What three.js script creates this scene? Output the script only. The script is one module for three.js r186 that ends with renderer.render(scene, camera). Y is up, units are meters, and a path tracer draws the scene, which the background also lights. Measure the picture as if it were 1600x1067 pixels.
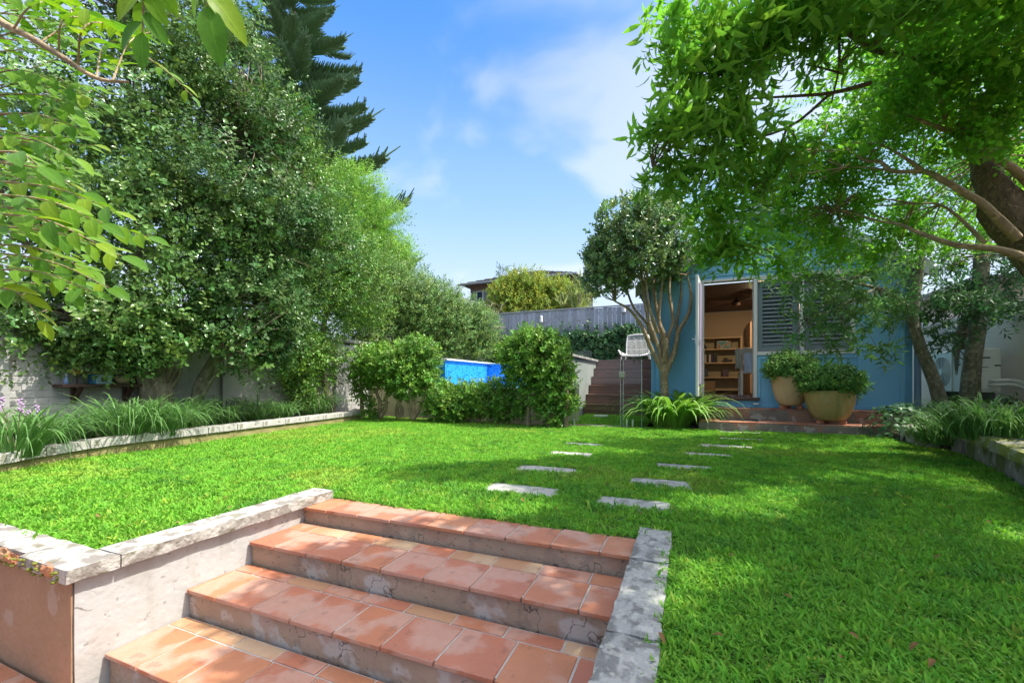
import * as THREE from 'three';
import { mergeGeometries, mergeVertices, toCreasedNormals } from 'three/addons/utils/BufferGeometryUtils.js';
import { RoundedBoxGeometry } from 'three/addons/geometries/RoundedBoxGeometry.js';

// ---------------------------------------------------------------- camera, sky, sun, exposure
const scene = new THREE.Scene(), EXPOSURE = 3.8;
const EYE = 0.8, FOCAL = 666, HORIZON = 597, YAW = THREE.MathUtils.degToRad(22.49);
const camera = new THREE.PerspectiveCamera(2 * Math.atan(HORIZON / FOCAL) * 180 / Math.PI, 1600 / 1194, 0.05, 600);
camera.position.set(0, EYE, 0);
camera.rotation.y = YAW;
camera.setViewOffset(1600, 1194, 0, 0, 1600, 1067);

const renderer = new THREE.WebGLRenderer({ antialias: true });
renderer.toneMapping = THREE.LinearToneMapping;
renderer.toneMappingExposure = EXPOSURE;
renderer.shadowMap.enabled = true;

const SUN = new THREE.Vector3(0.85, 1.45, -0.2).normalize();
const sun = new THREE.DirectionalLight(new THREE.Color(1, 0.96, 0.88), 2.0);
sun.position.copy(SUN).multiplyScalar(40).add(new THREE.Vector3(-1, 0, -5));
sun.target.position.set(-1, 0, -5);
sun.castShadow = true; sun.shadow.mapSize.set(4096, 4096); sun.shadow.radius = 1.1;
Object.assign(sun.shadow.camera, { left: -22, right: 22, top: 22, bottom: -22, near: 1, far: 110 });
scene.add(sun, sun.target);

// ---------------------------------------------------------------- random numbers and noise
function maker(seed) { let a = seed >>> 0; return () => { a = (a + 0x6d2b79f5) | 0; let t = Math.imul(a ^ (a >>> 15), 1 | a); t = (t + Math.imul(t ^ (t >>> 7), 61 | t)) ^ t; return ((t ^ (t >>> 14)) >>> 0) / 4294967296; }; }
let rng = maker(7);
const rnd = (a = 1, b) => (b === undefined ? rng() * a : a + (b - a) * rng());
const pick = (list) => list[Math.floor(rng() * list.length)];
const hash = (x, y, s) => { let h = (Math.imul(x, 374761393) ^ Math.imul(y, 668265263) ^ Math.imul(s, 2147483647 - 1013904223)) | 0; h = Math.imul(h ^ (h >>> 13), 1274126177); return ((h ^ (h >>> 16)) >>> 0) / 4294967296; };
function noise2(x, y, period, seed) {           // tiling value noise
  const xi = Math.floor(x), yi = Math.floor(y), fx = x - xi, fy = y - yi, u = fx * fx * (3 - 2 * fx), v = fy * fy * (3 - 2 * fy);
  const w = (n) => ((n % period) + period) % period;
  const a = hash(w(xi), w(yi), seed), b = hash(w(xi + 1), w(yi), seed), c = hash(w(xi), w(yi + 1), seed), d = hash(w(xi + 1), w(yi + 1), seed);
  return (a + (b - a) * u) * (1 - v) + (c + (d - c) * u) * v;
}
function fbm(x, y, period, seed, octaves = 4) { let s = 0, a = 0.5, t = 0; for (let o = 0; o < octaves; o++) { s += a * noise2(x * period, y * period, period, seed + o * 17); t += a; a *= 0.5; period *= 2; } return s / t; }
function noise3(x, y, z, s) {                   // plain value noise for crowns
  const xi = Math.floor(x), yi = Math.floor(y), zi = Math.floor(z), fx = x - xi, fy = y - yi, fz = z - zi;
  const h = (i, j, k) => hash(xi + i + (zi + k) * 57, yi + j + (zi + k) * 131, s), mix = (a, b, t) => a + (b - a) * t, e = (t) => t * t * (3 - 2 * t);
  const u = e(fx), v = e(fy), w = e(fz);
  return mix(mix(mix(h(0, 0, 0), h(1, 0, 0), u), mix(h(0, 1, 0), h(1, 1, 0), u), v), mix(mix(h(0, 0, 1), h(1, 0, 1), u), mix(h(0, 1, 1), h(1, 1, 1), u), v), w);
}
const step = (a, b, x) => { const t = Math.min(1, Math.max(0, (x - a) / (b - a))); return t * t * (3 - 2 * t); };
const lerp3 = (a, b, t) => [a[0] + (b[0] - a[0]) * t, a[1] + (b[1] - a[1]) * t, a[2] + (b[2] - a[2]) * t];

// ---------------------------------------------------------------- sky: clear blue with thin cloud, paler towards the horizon
{
  const CLOUD = [0.375, 4.625], W = 2048, H = 1024, data = new Float32Array(W * H * 4);
  for (let j = 0; j < H; j++) {
    const el = ((j + 0.5) / H - 0.5) * Math.PI, y = Math.sin(el), deg = Math.max(0, el * 180 / Math.PI);
    for (let i = 0; i < W; i++) {
      const az = ((i + 0.5) / W - 0.5) * 2 * Math.PI, dx = Math.cos(el) * Math.cos(az), dz = Math.cos(el) * Math.sin(az);
      let c = lerp3([0.64, 0.74, 0.86], [0.33, 0.54, 0.84], step(3, 24, deg));
      c = lerp3(c, [0.08, 0.27, 0.73], step(16, 44, deg));
      c = lerp3(c, [0.035, 0.17, 0.62], step(44, 85, deg));
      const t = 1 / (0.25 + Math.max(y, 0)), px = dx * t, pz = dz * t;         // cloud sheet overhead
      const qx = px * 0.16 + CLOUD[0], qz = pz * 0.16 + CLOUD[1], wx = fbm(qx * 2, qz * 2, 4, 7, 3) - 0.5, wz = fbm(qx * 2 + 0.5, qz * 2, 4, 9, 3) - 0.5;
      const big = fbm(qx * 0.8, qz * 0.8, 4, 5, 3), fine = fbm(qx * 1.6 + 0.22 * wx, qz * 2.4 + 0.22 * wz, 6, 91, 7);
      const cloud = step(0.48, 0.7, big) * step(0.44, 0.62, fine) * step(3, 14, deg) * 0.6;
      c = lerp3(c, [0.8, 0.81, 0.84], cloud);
      const glow = Math.pow(Math.max(0, dx * SUN.x + y * SUN.y + dz * SUN.z), 8); c = c.map((v, k) => v + [6.2, 5.8, 5.3][k] * glow);   // out-of-view brightness round the sun, added as fill light
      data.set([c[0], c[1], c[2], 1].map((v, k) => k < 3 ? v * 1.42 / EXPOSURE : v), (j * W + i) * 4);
    }
  }
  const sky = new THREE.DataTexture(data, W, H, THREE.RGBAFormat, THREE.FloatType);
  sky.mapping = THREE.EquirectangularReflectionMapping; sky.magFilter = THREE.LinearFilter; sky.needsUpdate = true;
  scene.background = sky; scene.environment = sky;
}

// ---------------------------------------------------------------- helpers
const V = (x, y, z) => new THREE.Vector3(x, y, z);
const FWD = V(-Math.sin(YAW), 0, -Math.cos(YAW)), RIGHT = V(Math.cos(YAW), 0, -Math.sin(YAW));
const at = (px, py, d) => V(0, EYE, 0).addScaledVector(FWD, d).addScaledVector(RIGHT, (px - 800) / FOCAL * d).add(V(0, (HORIZON - py) / FOCAL * d, 0));
const ground = (px, py, y = 0) => at(px, py, (EYE - y) * FOCAL / (py - HORIZON));
const names = new Map();
function numbered(name) { const n = names.get(name) || 0; names.set(name, n + 1); return n ? name + '_' + String(n).padStart(3, '0') : name; }
function tag(o, label, category, group, kind) { o.userData.label = label; if (category) o.userData.category = category; if (group) o.userData.group = group; if (kind) o.userData.kind = kind; return o; }
function thing(name, label, category, pos, group) { const o = new THREE.Group(); o.name = numbered(name); o.position.copy(pos); scene.add(o); return tag(o, label, category, group); }
// a mesh whose geometry is written in world coordinates, hung under a thing that stands at its own base
function part(parent, name, geometry, material, kind) {
  const m = new THREE.Mesh(geometry, material); m.name = name; m.castShadow = m.receiveShadow = true;
  if (parent.worldBase) m.position.copy(parent.worldBase).negate(); else if (parent.isGroup) m.position.copy(parent.position).negate();
  parent.add(m); m.worldBase = V(0, 0, 0);
  if (kind) m.userData.kind = kind;
  return m;
}
function sub(parent, name, geometry, material, kind) { const m = new THREE.Mesh(geometry, material); m.name = name; m.castShadow = m.receiveShadow = true; parent.add(m); if (kind) m.userData.kind = kind; return m; }
function top(name, geometry, material, label, category, group, kind) { const m = new THREE.Mesh(geometry, material); m.name = numbered(name); m.castShadow = m.receiveShadow = true; scene.add(m); return tag(m, label, category, group, kind); }
function boxUV(g, ou = 0, ov = 0) {             // uv in metres, by the way each face points
  g = g.index ? g.toNonIndexed() : g; if (!g.attributes.normal) g.computeVertexNormals();
  const p = g.attributes.position, n = g.attributes.normal, uv = new Float32Array(p.count * 2);
  for (let i = 0; i < p.count; i += 3) {
    const nx = Math.abs(n.getX(i) + n.getX(i + 1) + n.getX(i + 2)), ny = Math.abs(n.getY(i) + n.getY(i + 1) + n.getY(i + 2)), nz = Math.abs(n.getZ(i) + n.getZ(i + 1) + n.getZ(i + 2));
    for (let k = i; k < i + 3; k++) { const x = p.getX(k), y = p.getY(k), z = p.getZ(k); const q = ny >= nx && ny >= nz ? [x, z] : nx >= nz ? [z, y] : [x, y]; uv[2 * k] = q[0] + ou; uv[2 * k + 1] = q[1] + ov; }
  }
  g.setAttribute('uv', new THREE.BufferAttribute(uv, 2)); return g;
}
function box(x0, x1, y0, y1, z0, z1, r = 0.006) {
  const w = Math.abs(x1 - x0), h = Math.abs(y1 - y0), d = Math.abs(z1 - z0), rr = Math.min(r, w * 0.3, h * 0.3, d * 0.3);
  const g = rr > 0.0005 ? new RoundedBoxGeometry(w, h, d, 1, rr) : new THREE.BoxGeometry(w, h, d);
  g.translate((x0 + x1) / 2, (y0 + y1) / 2, (z0 + z1) / 2); return boxUV(g);
}
const merge = (list) => mergeGeometries(list.map((g) => { const h = g.index ? g.toNonIndexed() : g; for (const k of Object.keys(h.attributes)) if (!['position', 'normal', 'uv'].includes(k)) h.deleteAttribute(k); return h; }));
function tube(points, radii, sides = 7, segs = 0, rough = 0) {     // a tapering limb
  const curve = new THREE.CatmullRomCurve3(points, false, 'catmullrom', 0.5), n = segs || Math.max(3, (points.length - 1) * 4), pos = [], uv = [], idx = [];
  let prev = null, along = 0, last = null;
  for (let i = 0; i <= n; i++) {
    const t = i / n, p = curve.getPoint(t), d = curve.getTangent(t), f = t * (radii.length - 1), k = Math.min(radii.length - 2, Math.floor(f)), r = radii.length === 1 ? radii[0] : radii[k] + (radii[k + 1] - radii[k]) * (f - k);
    if (last) along += p.distanceTo(last); last = p;
    let a = prev ? prev.clone().addScaledVector(d, -prev.dot(d)) : (Math.abs(d.y) < 0.9 ? V(0, 1, 0) : V(1, 0, 0)).cross(d); a.normalize(); prev = a; const b = d.clone().cross(a);
    for (let s = 0; s <= sides; s++) { const w = s / sides * Math.PI * 2, rr = r * (1 + rough * (noise3(p.x * 9 + Math.cos(w) * 1.3, p.y * 7 + 3, p.z * 9 + Math.sin(w) * 1.3, 3) - 0.5)); pos.push(p.x + (a.x * Math.cos(w) + b.x * Math.sin(w)) * rr, p.y + (a.y * Math.cos(w) + b.y * Math.sin(w)) * rr, p.z + (a.z * Math.cos(w) + b.z * Math.sin(w)) * rr); uv.push(s / sides * r * 6.28, along); }
  }
  for (let i = 0; i < n; i++) for (let s = 0; s < sides; s++) { const q = i * (sides + 1) + s, e = q + sides + 1; idx.push(q, q + 1, e, q + 1, e + 1, e); }
  const c0 = pos.length / 3; for (const end of [0, n]) { const p = curve.getPoint(end / n); pos.push(p.x, p.y, p.z); uv.push(0, 0); for (let s = 0; s < sides; s++) { const q = end * (sides + 1) + s, c = c0 + (end ? 1 : 0); end ? idx.push(q, q + 1, c) : idx.push(q + 1, q, c); } }
  const g = new THREE.BufferGeometry(); g.setAttribute('position', new THREE.Float32BufferAttribute(pos, 3)); g.setAttribute('uv', new THREE.Float32BufferAttribute(uv, 2)); g.setIndex(idx); g.computeVertexNormals(); return g;
}
const lathe = (profile, segs = 40) => new THREE.LatheGeometry(profile.map(([r, y]) => new THREE.Vector2(r, y)), segs);
function prism(outline, y0, y1, bevel = 0) {      // a plan outline in (x, z) raised from y0 to y1
  const s = new THREE.Shape(outline.map(([x, z]) => new THREE.Vector2(x, -z)));
  const g = new THREE.ExtrudeGeometry(s, { depth: y1 - y0 - 2 * bevel, bevelEnabled: bevel > 0, bevelThickness: bevel, bevelSize: bevel, bevelOffset: -bevel, bevelSegments: 1, curveSegments: 4 });
  g.rotateX(-Math.PI / 2); g.translate(0, y0 + bevel, 0); return boxUV(g);
}

// ---------------------------------------------------------------- materials
const toSRGB = (c) => 255 * (c <= 0.0031308 ? c * 12.92 : 1.055 * Math.pow(c, 1 / 2.4) - 0.055);
function colorTex(size, fn) { const d = new Uint8Array(size * size * 4); for (let j = 0; j < size; j++) for (let i = 0; i < size; i++) { const c = fn((i + 0.5) / size, (j + 0.5) / size), o = (j * size + i) * 4; for (let k = 0; k < 3; k++) d[o + k] = Math.max(0, Math.min(255, toSRGB(Math.max(0, c[k])))); d[o + 3] = 255; } return finish(new THREE.DataTexture(d, size, size), true); }
function valueTex(size, fn) { const d = new Uint8Array(size * size * 4); for (let j = 0; j < size; j++) for (let i = 0; i < size; i++) { const v = Math.max(0, Math.min(255, 255 * fn((i + 0.5) / size, (j + 0.5) / size))), o = (j * size + i) * 4; d[o] = d[o + 1] = d[o + 2] = v; d[o + 3] = 255; } return finish(new THREE.DataTexture(d, size, size), false); }
function finish(t, srgb) { t.wrapS = t.wrapT = THREE.RepeatWrapping; t.magFilter = THREE.LinearFilter; if (srgb) t.colorSpace = THREE.SRGBColorSpace; t.needsUpdate = true; return t; }
const rep = (t, metres) => { const c = t.clone(); c.repeat.set(1 / metres, 1 / metres); c.needsUpdate = true; return c; };
const grainBump = valueTex(256, (u, v) => 0.6 * fbm(u, v, 8, 3, 5) + 0.4 * fbm(u, v, 40, 8, 2));
const plasterBump = valueTex(512, (u, v) => { const a = fbm(u, v, 5, 21, 6), c = Math.abs(fbm(u + 0.07 * fbm(u, v, 8, 4, 2), v, 4, 77, 3) - 0.5); const crack = c < 0.004 && fbm(u, v, 3, 55, 3) > 0.56 ? 0.12 : 0; return 0.6 * a + 0.4 * fbm(u * 1, v * 1, 50, 9, 3) - crack; });
function std(rgb, roughness = 0.7, o = {}) { const m = new THREE.MeshStandardMaterial({ roughness, ...o }); m.color.setRGB(...rgb); return m; }
function patchy(size, metres, fn, roughness, bump, bumpTex = plasterBump, o = {}) { return new THREE.MeshStandardMaterial({ map: rep(colorTex(size, fn), metres), roughness, bumpMap: rep(bumpTex, metres * 0.8), bumpScale: bump, ...o }); }
function leafMat(rgb, o = {}) {
  const m = new THREE.MeshPhysicalMaterial({ roughness: 0.88, transmission: o.through ?? 0.4, thickness: 0, specularIntensity: 0.25, side: THREE.DoubleSide, clearcoat: o.gloss ?? 0.25, clearcoatRoughness: o.coatRough ?? 0.35 });
  m.color.setRGB(...rgb); return m;
}
const M = {};
M.soil = patchy(256, 0.7, (u, v) => { const n = fbm(u, v, 12, 31, 5); return lerp3([0.02, 0.014, 0.009], [0.10, 0.072, 0.045], n * n * 1.4); }, 1, 0.03, grainBump);
M.thatch = patchy(256, 0.5, (u, v) => { const n = fbm(u, v, 16, 12, 4); return lerp3([0.02, 0.035, 0.008], [0.075, 0.10, 0.025], n); }, 1, 0.012, grainBump);
M.render = patchy(512, 1.3, (u, v) => { const n = fbm(u, v, 5, 41, 6), g = fbm(u, v, 60, 5, 2), stain = step(0.54, 0.72, fbm(u, v, 7, 88, 5)); let c = lerp3([0.36, 0.35, 0.325], [0.46, 0.45, 0.425], 0.6 * n + 0.4 * g); c = lerp3(c, [0.36, 0.28, 0.22], stain * 0.3); const drip = step(0.6, 0.74, fbm(u, v * 0.125, 16, 301, 4)); c = lerp3(c, [0.27, 0.25, 0.2], drip * 0.35); const line = Math.abs(fbm(u, v, 4, 305, 5) - 0.5), crack = line < 0.0045 && fbm(u, v, 3, 308, 3) > 0.52 ? 1 : 0, pit = fbm(u, v, 64, 310, 2) > 0.84 ? 1 : 0; return lerp3(c, [0.12, 0.1, 0.085], Math.max(crack * 0.8, pit * 0.45)); }, 0.85, 0.006);
M.shadedBrownRender = patchy(512, 1.1, (u, v) => { const n = fbm(u, v, 5, 43, 6), g = fbm(u, v, 60, 6, 2), p = step(0.66, 0.72, fbm(u, v, 9, 4, 6)); let c = lerp3([0.23, 0.13, 0.07], [0.35, 0.22, 0.13], 0.7 * n + 0.3 * g); return lerp3(c, [0.46, 0.42, 0.37], p * 0.25); }, 0.9, 0.007);  // weathered brown, with the shade of the front face painted into the colour
M.riser = patchy(512, 1.0, (u, v) => { const n = fbm(u, v, 6, 47, 6), p = step(0.61, 0.68, fbm(u, v, 5, 14, 6)), q = step(0.6, 0.7, fbm(u, v, 8, 66, 5)); let c = lerp3([0.30, 0.2, 0.135], [0.43, 0.31, 0.22], n); c = lerp3(c, [0.5, 0.46, 0.42], p * 0.6); c = lerp3(c, [0.36, 0.2, 0.13], q * 0.55); const flake = step(0.62, 0.66, fbm(u, v, 14, 321, 6)), line = Math.abs(fbm(u, v, 5, 325, 5) - 0.5), crack = line < 0.005 && fbm(u, v, 4, 328, 3) > 0.5 ? 1 : 0, pit = fbm(u, v, 56, 331, 2) > 0.82 ? 1 : 0; c = lerp3(c, [0.17, 0.135, 0.105], flake * 0.32); return lerp3(c, [0.09, 0.07, 0.055], Math.max(crack * 0.8, pit * 0.5)); }, 0.9, 0.007);
M.coping = patchy(512, 0.9, (u, v) => { const n = fbm(u, v, 7, 51, 6), p = step(0.5, 0.66, fbm(u * 1, v * 1, 14, 19, 6)), m = step(0.62, 0.7, fbm(u, v, 14, 71, 4)); let c = lerp3([0.3, 0.275, 0.235], [0.45, 0.425, 0.38], n); c = lerp3(c, [0.15, 0.125, 0.1], p * 0.7); return lerp3(c, [0.11, 0.10, 0.04], m * 0.6); }, 0.9, 0.014);
M.lichen = patchy(512, 0.7, (u, v) => { const n = fbm(u, v, 8, 61, 6), p = step(0.42, 0.66, fbm(u, v, 18, 29, 6)), w = step(0.58, 0.7, fbm(u, v, 26, 2, 4)); let c = lerp3([0.26, 0.25, 0.23], [0.4, 0.385, 0.35], n); c = lerp3(c, [0.13, 0.125, 0.11], p * 0.75); return lerp3(c, [0.5, 0.48, 0.41], w * 0.5); }, 0.95, 0.016);
M.mossCap = patchy(512, 0.8, (u, v) => { const n = fbm(u, v, 7, 67, 6), p = step(0.36, 0.56, fbm(u, v, 6, 139, 6)), w = step(0.62, 0.68, fbm(u, v, 11, 16, 4)); let c = lerp3([0.17, 0.15, 0.115], [0.36, 0.34, 0.29], n); c = lerp3(c, lerp3([0.13, 0.15, 0.02], [0.3, 0.3, 0.045], n), p * 0.9); return lerp3(c, [0.5, 0.49, 0.44], w * 0.4); }, 0.95, 0.02);
M.mossStone = patchy(512, 0.9, (u, v) => { const n = fbm(u, v, 7, 63, 6), p = step(0.46, 0.6, fbm(u, v, 5, 39, 5)), w = step(0.58, 0.64, fbm(u, v, 9, 6, 4)); let c = lerp3([0.16, 0.14, 0.11], [0.38, 0.36, 0.32], n); c = lerp3(c, [0.11, 0.125, 0.02], p * 0.85); return lerp3(c, [0.55, 0.54, 0.5], w * 0.5); }, 0.95, 0.02);
M.grout = patchy(256, 0.4, (u, v) => { const n = fbm(u, v, 8, 33, 4); return lerp3([0.3, 0.28, 0.25], [0.54, 0.51, 0.47], n); }, 0.95, 0.008, grainBump);
const tileSalt = [[0.42, 0.155, 0.075], [0.4, 0.145, 0.08], [0.43, 0.175, 0.085], [0.42, 0.225, 0.12]];
M.tiles = tileSalt.map((base, k) => patchy(512, 0.62, (u, v) => {
  const n = fbm(u, v, 4, 101 + k, 5), b = fbm(u + 0.15 * n, v + 0.1 * n, 4, 131 + k * 7, 5), salt = step(0.42, 0.6, b) * (0.55 + 0.45 * fbm(u, v, 20, 9 + k, 3)), dots = fbm(u, v, 70, 12 + k, 1) > 0.93 ? 0.5 : step(0.7, 0.74, fbm(u, v, 11, 412 + k, 5)) * 0.45;
  let c = lerp3(base.map((x) => x * 0.86), base.map((x) => x * 1.12), n); c = lerp3(c, k === 3 ? [0.48, 0.37, 0.24] : [0.48, 0.31, 0.235], salt * 0.7); return lerp3(c, [0.12, 0.07, 0.05], dots * 0.6);
}, 0.55, 0.004, grainBump));
M.stoneSlab = patchy(256, 0.8, (u, v) => { const n = fbm(u, v, 6, 53, 5), p = step(0.6, 0.7, fbm(u, v, 8, 97, 4)); return lerp3(lerp3([0.3, 0.29, 0.25], [0.42, 0.41, 0.36], n), [0.17, 0.17, 0.14], p * 0.6); }, 0.9, 0.008, grainBump);
M.paintedBrick = [0, 1, 2].map((k) => patchy(256, 0.5, (u, v) => { const n = fbm(u, v, 6, 57 + k, 5); return lerp3([0.34, 0.325, 0.3], [0.45, 0.435, 0.405], n).map((x) => x * (0.93 + 0.05 * k)); }, 0.85, 0.008));
M.mortar = std([0.4, 0.385, 0.36], 0.95);
M.kerb = patchy(256, 0.8, (u, v) => { const n = fbm(u, v, 7, 73, 5), p = step(0.58, 0.68, fbm(u, v, 10, 7, 4)); return lerp3(lerp3([0.36, 0.34, 0.3], [0.52, 0.49, 0.45], n), [0.2, 0.19, 0.13], p * 0.8); }, 0.9, 0.012);
M.oliveKerb = patchy(256, 0.8, (u, v) => { const n = fbm(u, v, 6, 74, 5); return lerp3([0.16, 0.14, 0.04], [0.34, 0.31, 0.12], n); }, 0.95, 0.012);  // olive base course, darker than the top course
M.blue = patchy(256, 1.6, (u, v) => { const n = fbm(u, v, 5, 81, 5); return lerp3([0.17, 0.41, 0.59], [0.2, 0.46, 0.64], n); }, 0.6, 0.003);
M.white = std([0.6, 0.59, 0.56], 0.45);
M.cream = patchy(256, 1.4, (u, v) => { const n = fbm(u, v, 5, 83, 5), p = step(0.58, 0.7, fbm(u, v, 4, 23, 4)); return lerp3(lerp3([0.42, 0.39, 0.25], [0.56, 0.52, 0.35], n), [0.3, 0.26, 0.14], p * 0.5); }, 0.9, 0.006);
M.beige = patchy(256, 2, (u, v) => { const n = fbm(u, v, 4, 85, 5); return lerp3([0.6, 0.52, 0.38], [0.72, 0.64, 0.48], n); }, 0.9, 0.006);
M.greyRender = patchy(256, 1.5, (u, v) => { const n = fbm(u, v, 5, 87, 5); return lerp3([0.2, 0.2, 0.18], [0.36, 0.36, 0.325], fbm(u, v, 4, 287, 6) * 0.6 + 0.4 * n); }, 0.9, 0.006);
M.shutter = std([0.15, 0.185, 0.2], 0.45);
M.roof = std([0.11, 0.115, 0.13], 0.6);
M.fascia = std([0.42, 0.44, 0.46], 0.5);
M.greyBoard = [0, 1, 2, 3].map((k) => patchy(256, 0.9, (u, v) => { const g = fbm(u * 1, v * 0.0625, 16, 141 + k, 4), n = fbm(u, v, 6, 9 + k, 4), s = step(0.66, 0.74, fbm(u, v, 10, 60 + k, 3)); const b = [0.33, 0.34, 0.4].map((x) => x * (0.86 + 0.09 * k)); return lerp3(lerp3(b.map((x) => x * 0.75), b.map((x) => x * 1.12), 0.5 * g + 0.5 * n), [0.16, 0.15, 0.17], s * 0.5); }, 0.85, 0.004, grainBump));
M.deck = [0, 1, 2].map((k) => patchy(256, 0.7, (u, v) => { const g = fbm(u * 0.0625, v, 16, 151 + k, 4); return lerp3([0.12, 0.055, 0.038], [0.24, 0.115, 0.08], g).map((x) => x * (0.85 + 0.12 * k)); }, 0.55, 0.004, grainBump));
M.terraceNose = patchy(256, 0.9, (u, v) => { const n = fbm(u, v, 7, 161, 6), p = step(0.55, 0.66, fbm(u, v, 5, 17, 4)), q = step(0.6, 0.64, fbm(u, v, 9, 18, 4)); let c = lerp3([0.12, 0.095, 0.075], [0.27, 0.215, 0.17], n); c = lerp3(c, [0.33, 0.14, 0.08], p * 0.65); return lerp3(c, [0.45, 0.42, 0.37], q * 0.5); }, 0.85, 0.012);
M.pot = (k) => patchy(512, 0.8, (u, v) => { const n = fbm(u, v, 6, 171 + k, 6), p = step(0.46, 0.62, fbm(u, v, 3, 181 + k, 5)), w = step(0.63, 0.7, fbm(u, v, 12, 19 + k, 3)); const a = k ? [[0.30, 0.19, 0.06], [0.45, 0.31, 0.12], [0.2, 0.19, 0.05]] : [[0.42, 0.27, 0.13], [0.6, 0.43, 0.24], [0.52, 0.25, 0.10]]; return lerp3(lerp3(lerp3(a[0], a[1], n), a[2], p * 0.7), [0.5, 0.45, 0.34], w * 0.12); }, 0.7, 0.008);
M.terracotta = std([0.42, 0.16, 0.085], 0.8);
M.pool = patchy(512, 1.5, (u, v) => { const i = Math.floor(u * 50), j = Math.floor(v * 50), h = hash(i, j, 7), s = hash(i, j, 19), edge = Math.min(u * 50 - i, v * 50 - j) < 0.1; let c = lerp3([0.03, 0.30, 0.78], [0.05, 0.38, 0.88], s); if (h < 0.11) c = [0.012, 0.10, 0.34]; return edge ? c.map((x) => x * 0.93) : c; }, 0.3, 0.001, grainBump);
M.glass = new THREE.MeshPhysicalMaterial({ roughness: 0.0, transmission: 1, thickness: 0, ior: 1.5, color: new THREE.Color(0.84, 0.92, 0.89) });
M.windowGlass = new THREE.MeshPhysicalMaterial({ roughness: 0.0, transmission: 1, thickness: 0, ior: 1.5, color: new THREE.Color(0.8, 0.84, 0.85) });
M.steel = std([0.55, 0.56, 0.57], 0.3, { metalness: 0.9 });
M.darkWood = std([0.07, 0.032, 0.022], 0.55);
M.bark = (rgb, rgb2, k, metres = 0.6, bump = 0.02) => patchy(256, metres, (u, v) => { const n = fbm(u, v * 0.5, 8, 191 + k, 5), s = step(0.6, 0.68, fbm(u, v, 9, 27 + k, 4)); return lerp3(lerp3(rgb, rgb2, n), rgb2.map((x) => x * 1.5), s * 0.5); }, 0.95, bump, grainBump);
M.barkGrey = M.bark([0.12, 0.10, 0.065], [0.32, 0.275, 0.19], 1);
M.barkTan = M.bark([0.17, 0.115, 0.06], [0.38, 0.28, 0.16], 2, 0.4, 0.01);
M.barkDark = M.bark([0.075, 0.055, 0.035], [0.3, 0.22, 0.13], 3, 0.3, 0.05);
M.barkMoss = M.bark([0.08, 0.075, 0.04], [0.24, 0.225, 0.145], 4, 0.4, 0.012);
M.twig = std([0.22, 0.17, 0.11], 0.9);
const L = {
  grass: leafMat([0.20, 0.46, 0.035], { through: 0.5, gloss: 0.12 }),
  hedge: leafMat([0.17, 0.34, 0.04], { through: 0.42, gloss: 0.55, coatRough: 0.28 }),
  hedgePale: leafMat([0.16, 0.28, 0.06], { through: 0.4, gloss: 0.5, coatRough: 0.3 }),
  camellia: leafMat([0.14, 0.265, 0.055], { through: 0.35, gloss: 0.8, coatRough: 0.22 }),
  lilly: leafMat([0.14, 0.28, 0.035], { through: 0.42, gloss: 0.6, coatRough: 0.25 }),
  bright: leafMat([0.22, 0.4, 0.05], { through: 0.5, gloss: 0.3 }),
  lime: leafMat([0.22, 0.43, 0.05], { through: 0.55, gloss: 0.2 }),
  peach: leafMat([0.19, 0.43, 0.035], { through: 0.62, gloss: 0.35 }),
  maple: leafMat([0.2, 0.46, 0.03], { through: 0.64, gloss: 0.15 }),
  laurel: leafMat([0.12, 0.26, 0.065], { through: 0.45, gloss: 0.5 }),
  pine: leafMat([0.15, 0.25, 0.13], { through: 0.15, gloss: 0.1 }),
  strap: leafMat([0.11, 0.25, 0.05], { through: 0.4, gloss: 0.5, coatRough: 0.3 }),
  lily: leafMat([0.22, 0.45, 0.045], { through: 0.5, gloss: 0.4 }),
  yellow: leafMat([0.3, 0.38, 0.05], { through: 0.45, gloss: 0.2 }),
};
const veins = colorTex(128, (u, v) => { const x = Math.abs(u - 0.5) * 2, mid = x < 0.05 ? 1 : 0, t = (v * 9 - x * 1.4) % 1, side = (t + 1) % 1 < 0.12 && x < 0.85 ? 0.55 : 0; const n = fbm(u, v, 6, 3, 3); return lerp3([0.72, 0.72, 0.72].map((c) => c * (0.8 + 0.4 * n)), [1.0, 0.98, 0.9], Math.max(mid, side * 0.6)); });
const tint = (m, rgb) => { const c = m.clone(); c.color.setRGB(...rgb); return c; };

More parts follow.
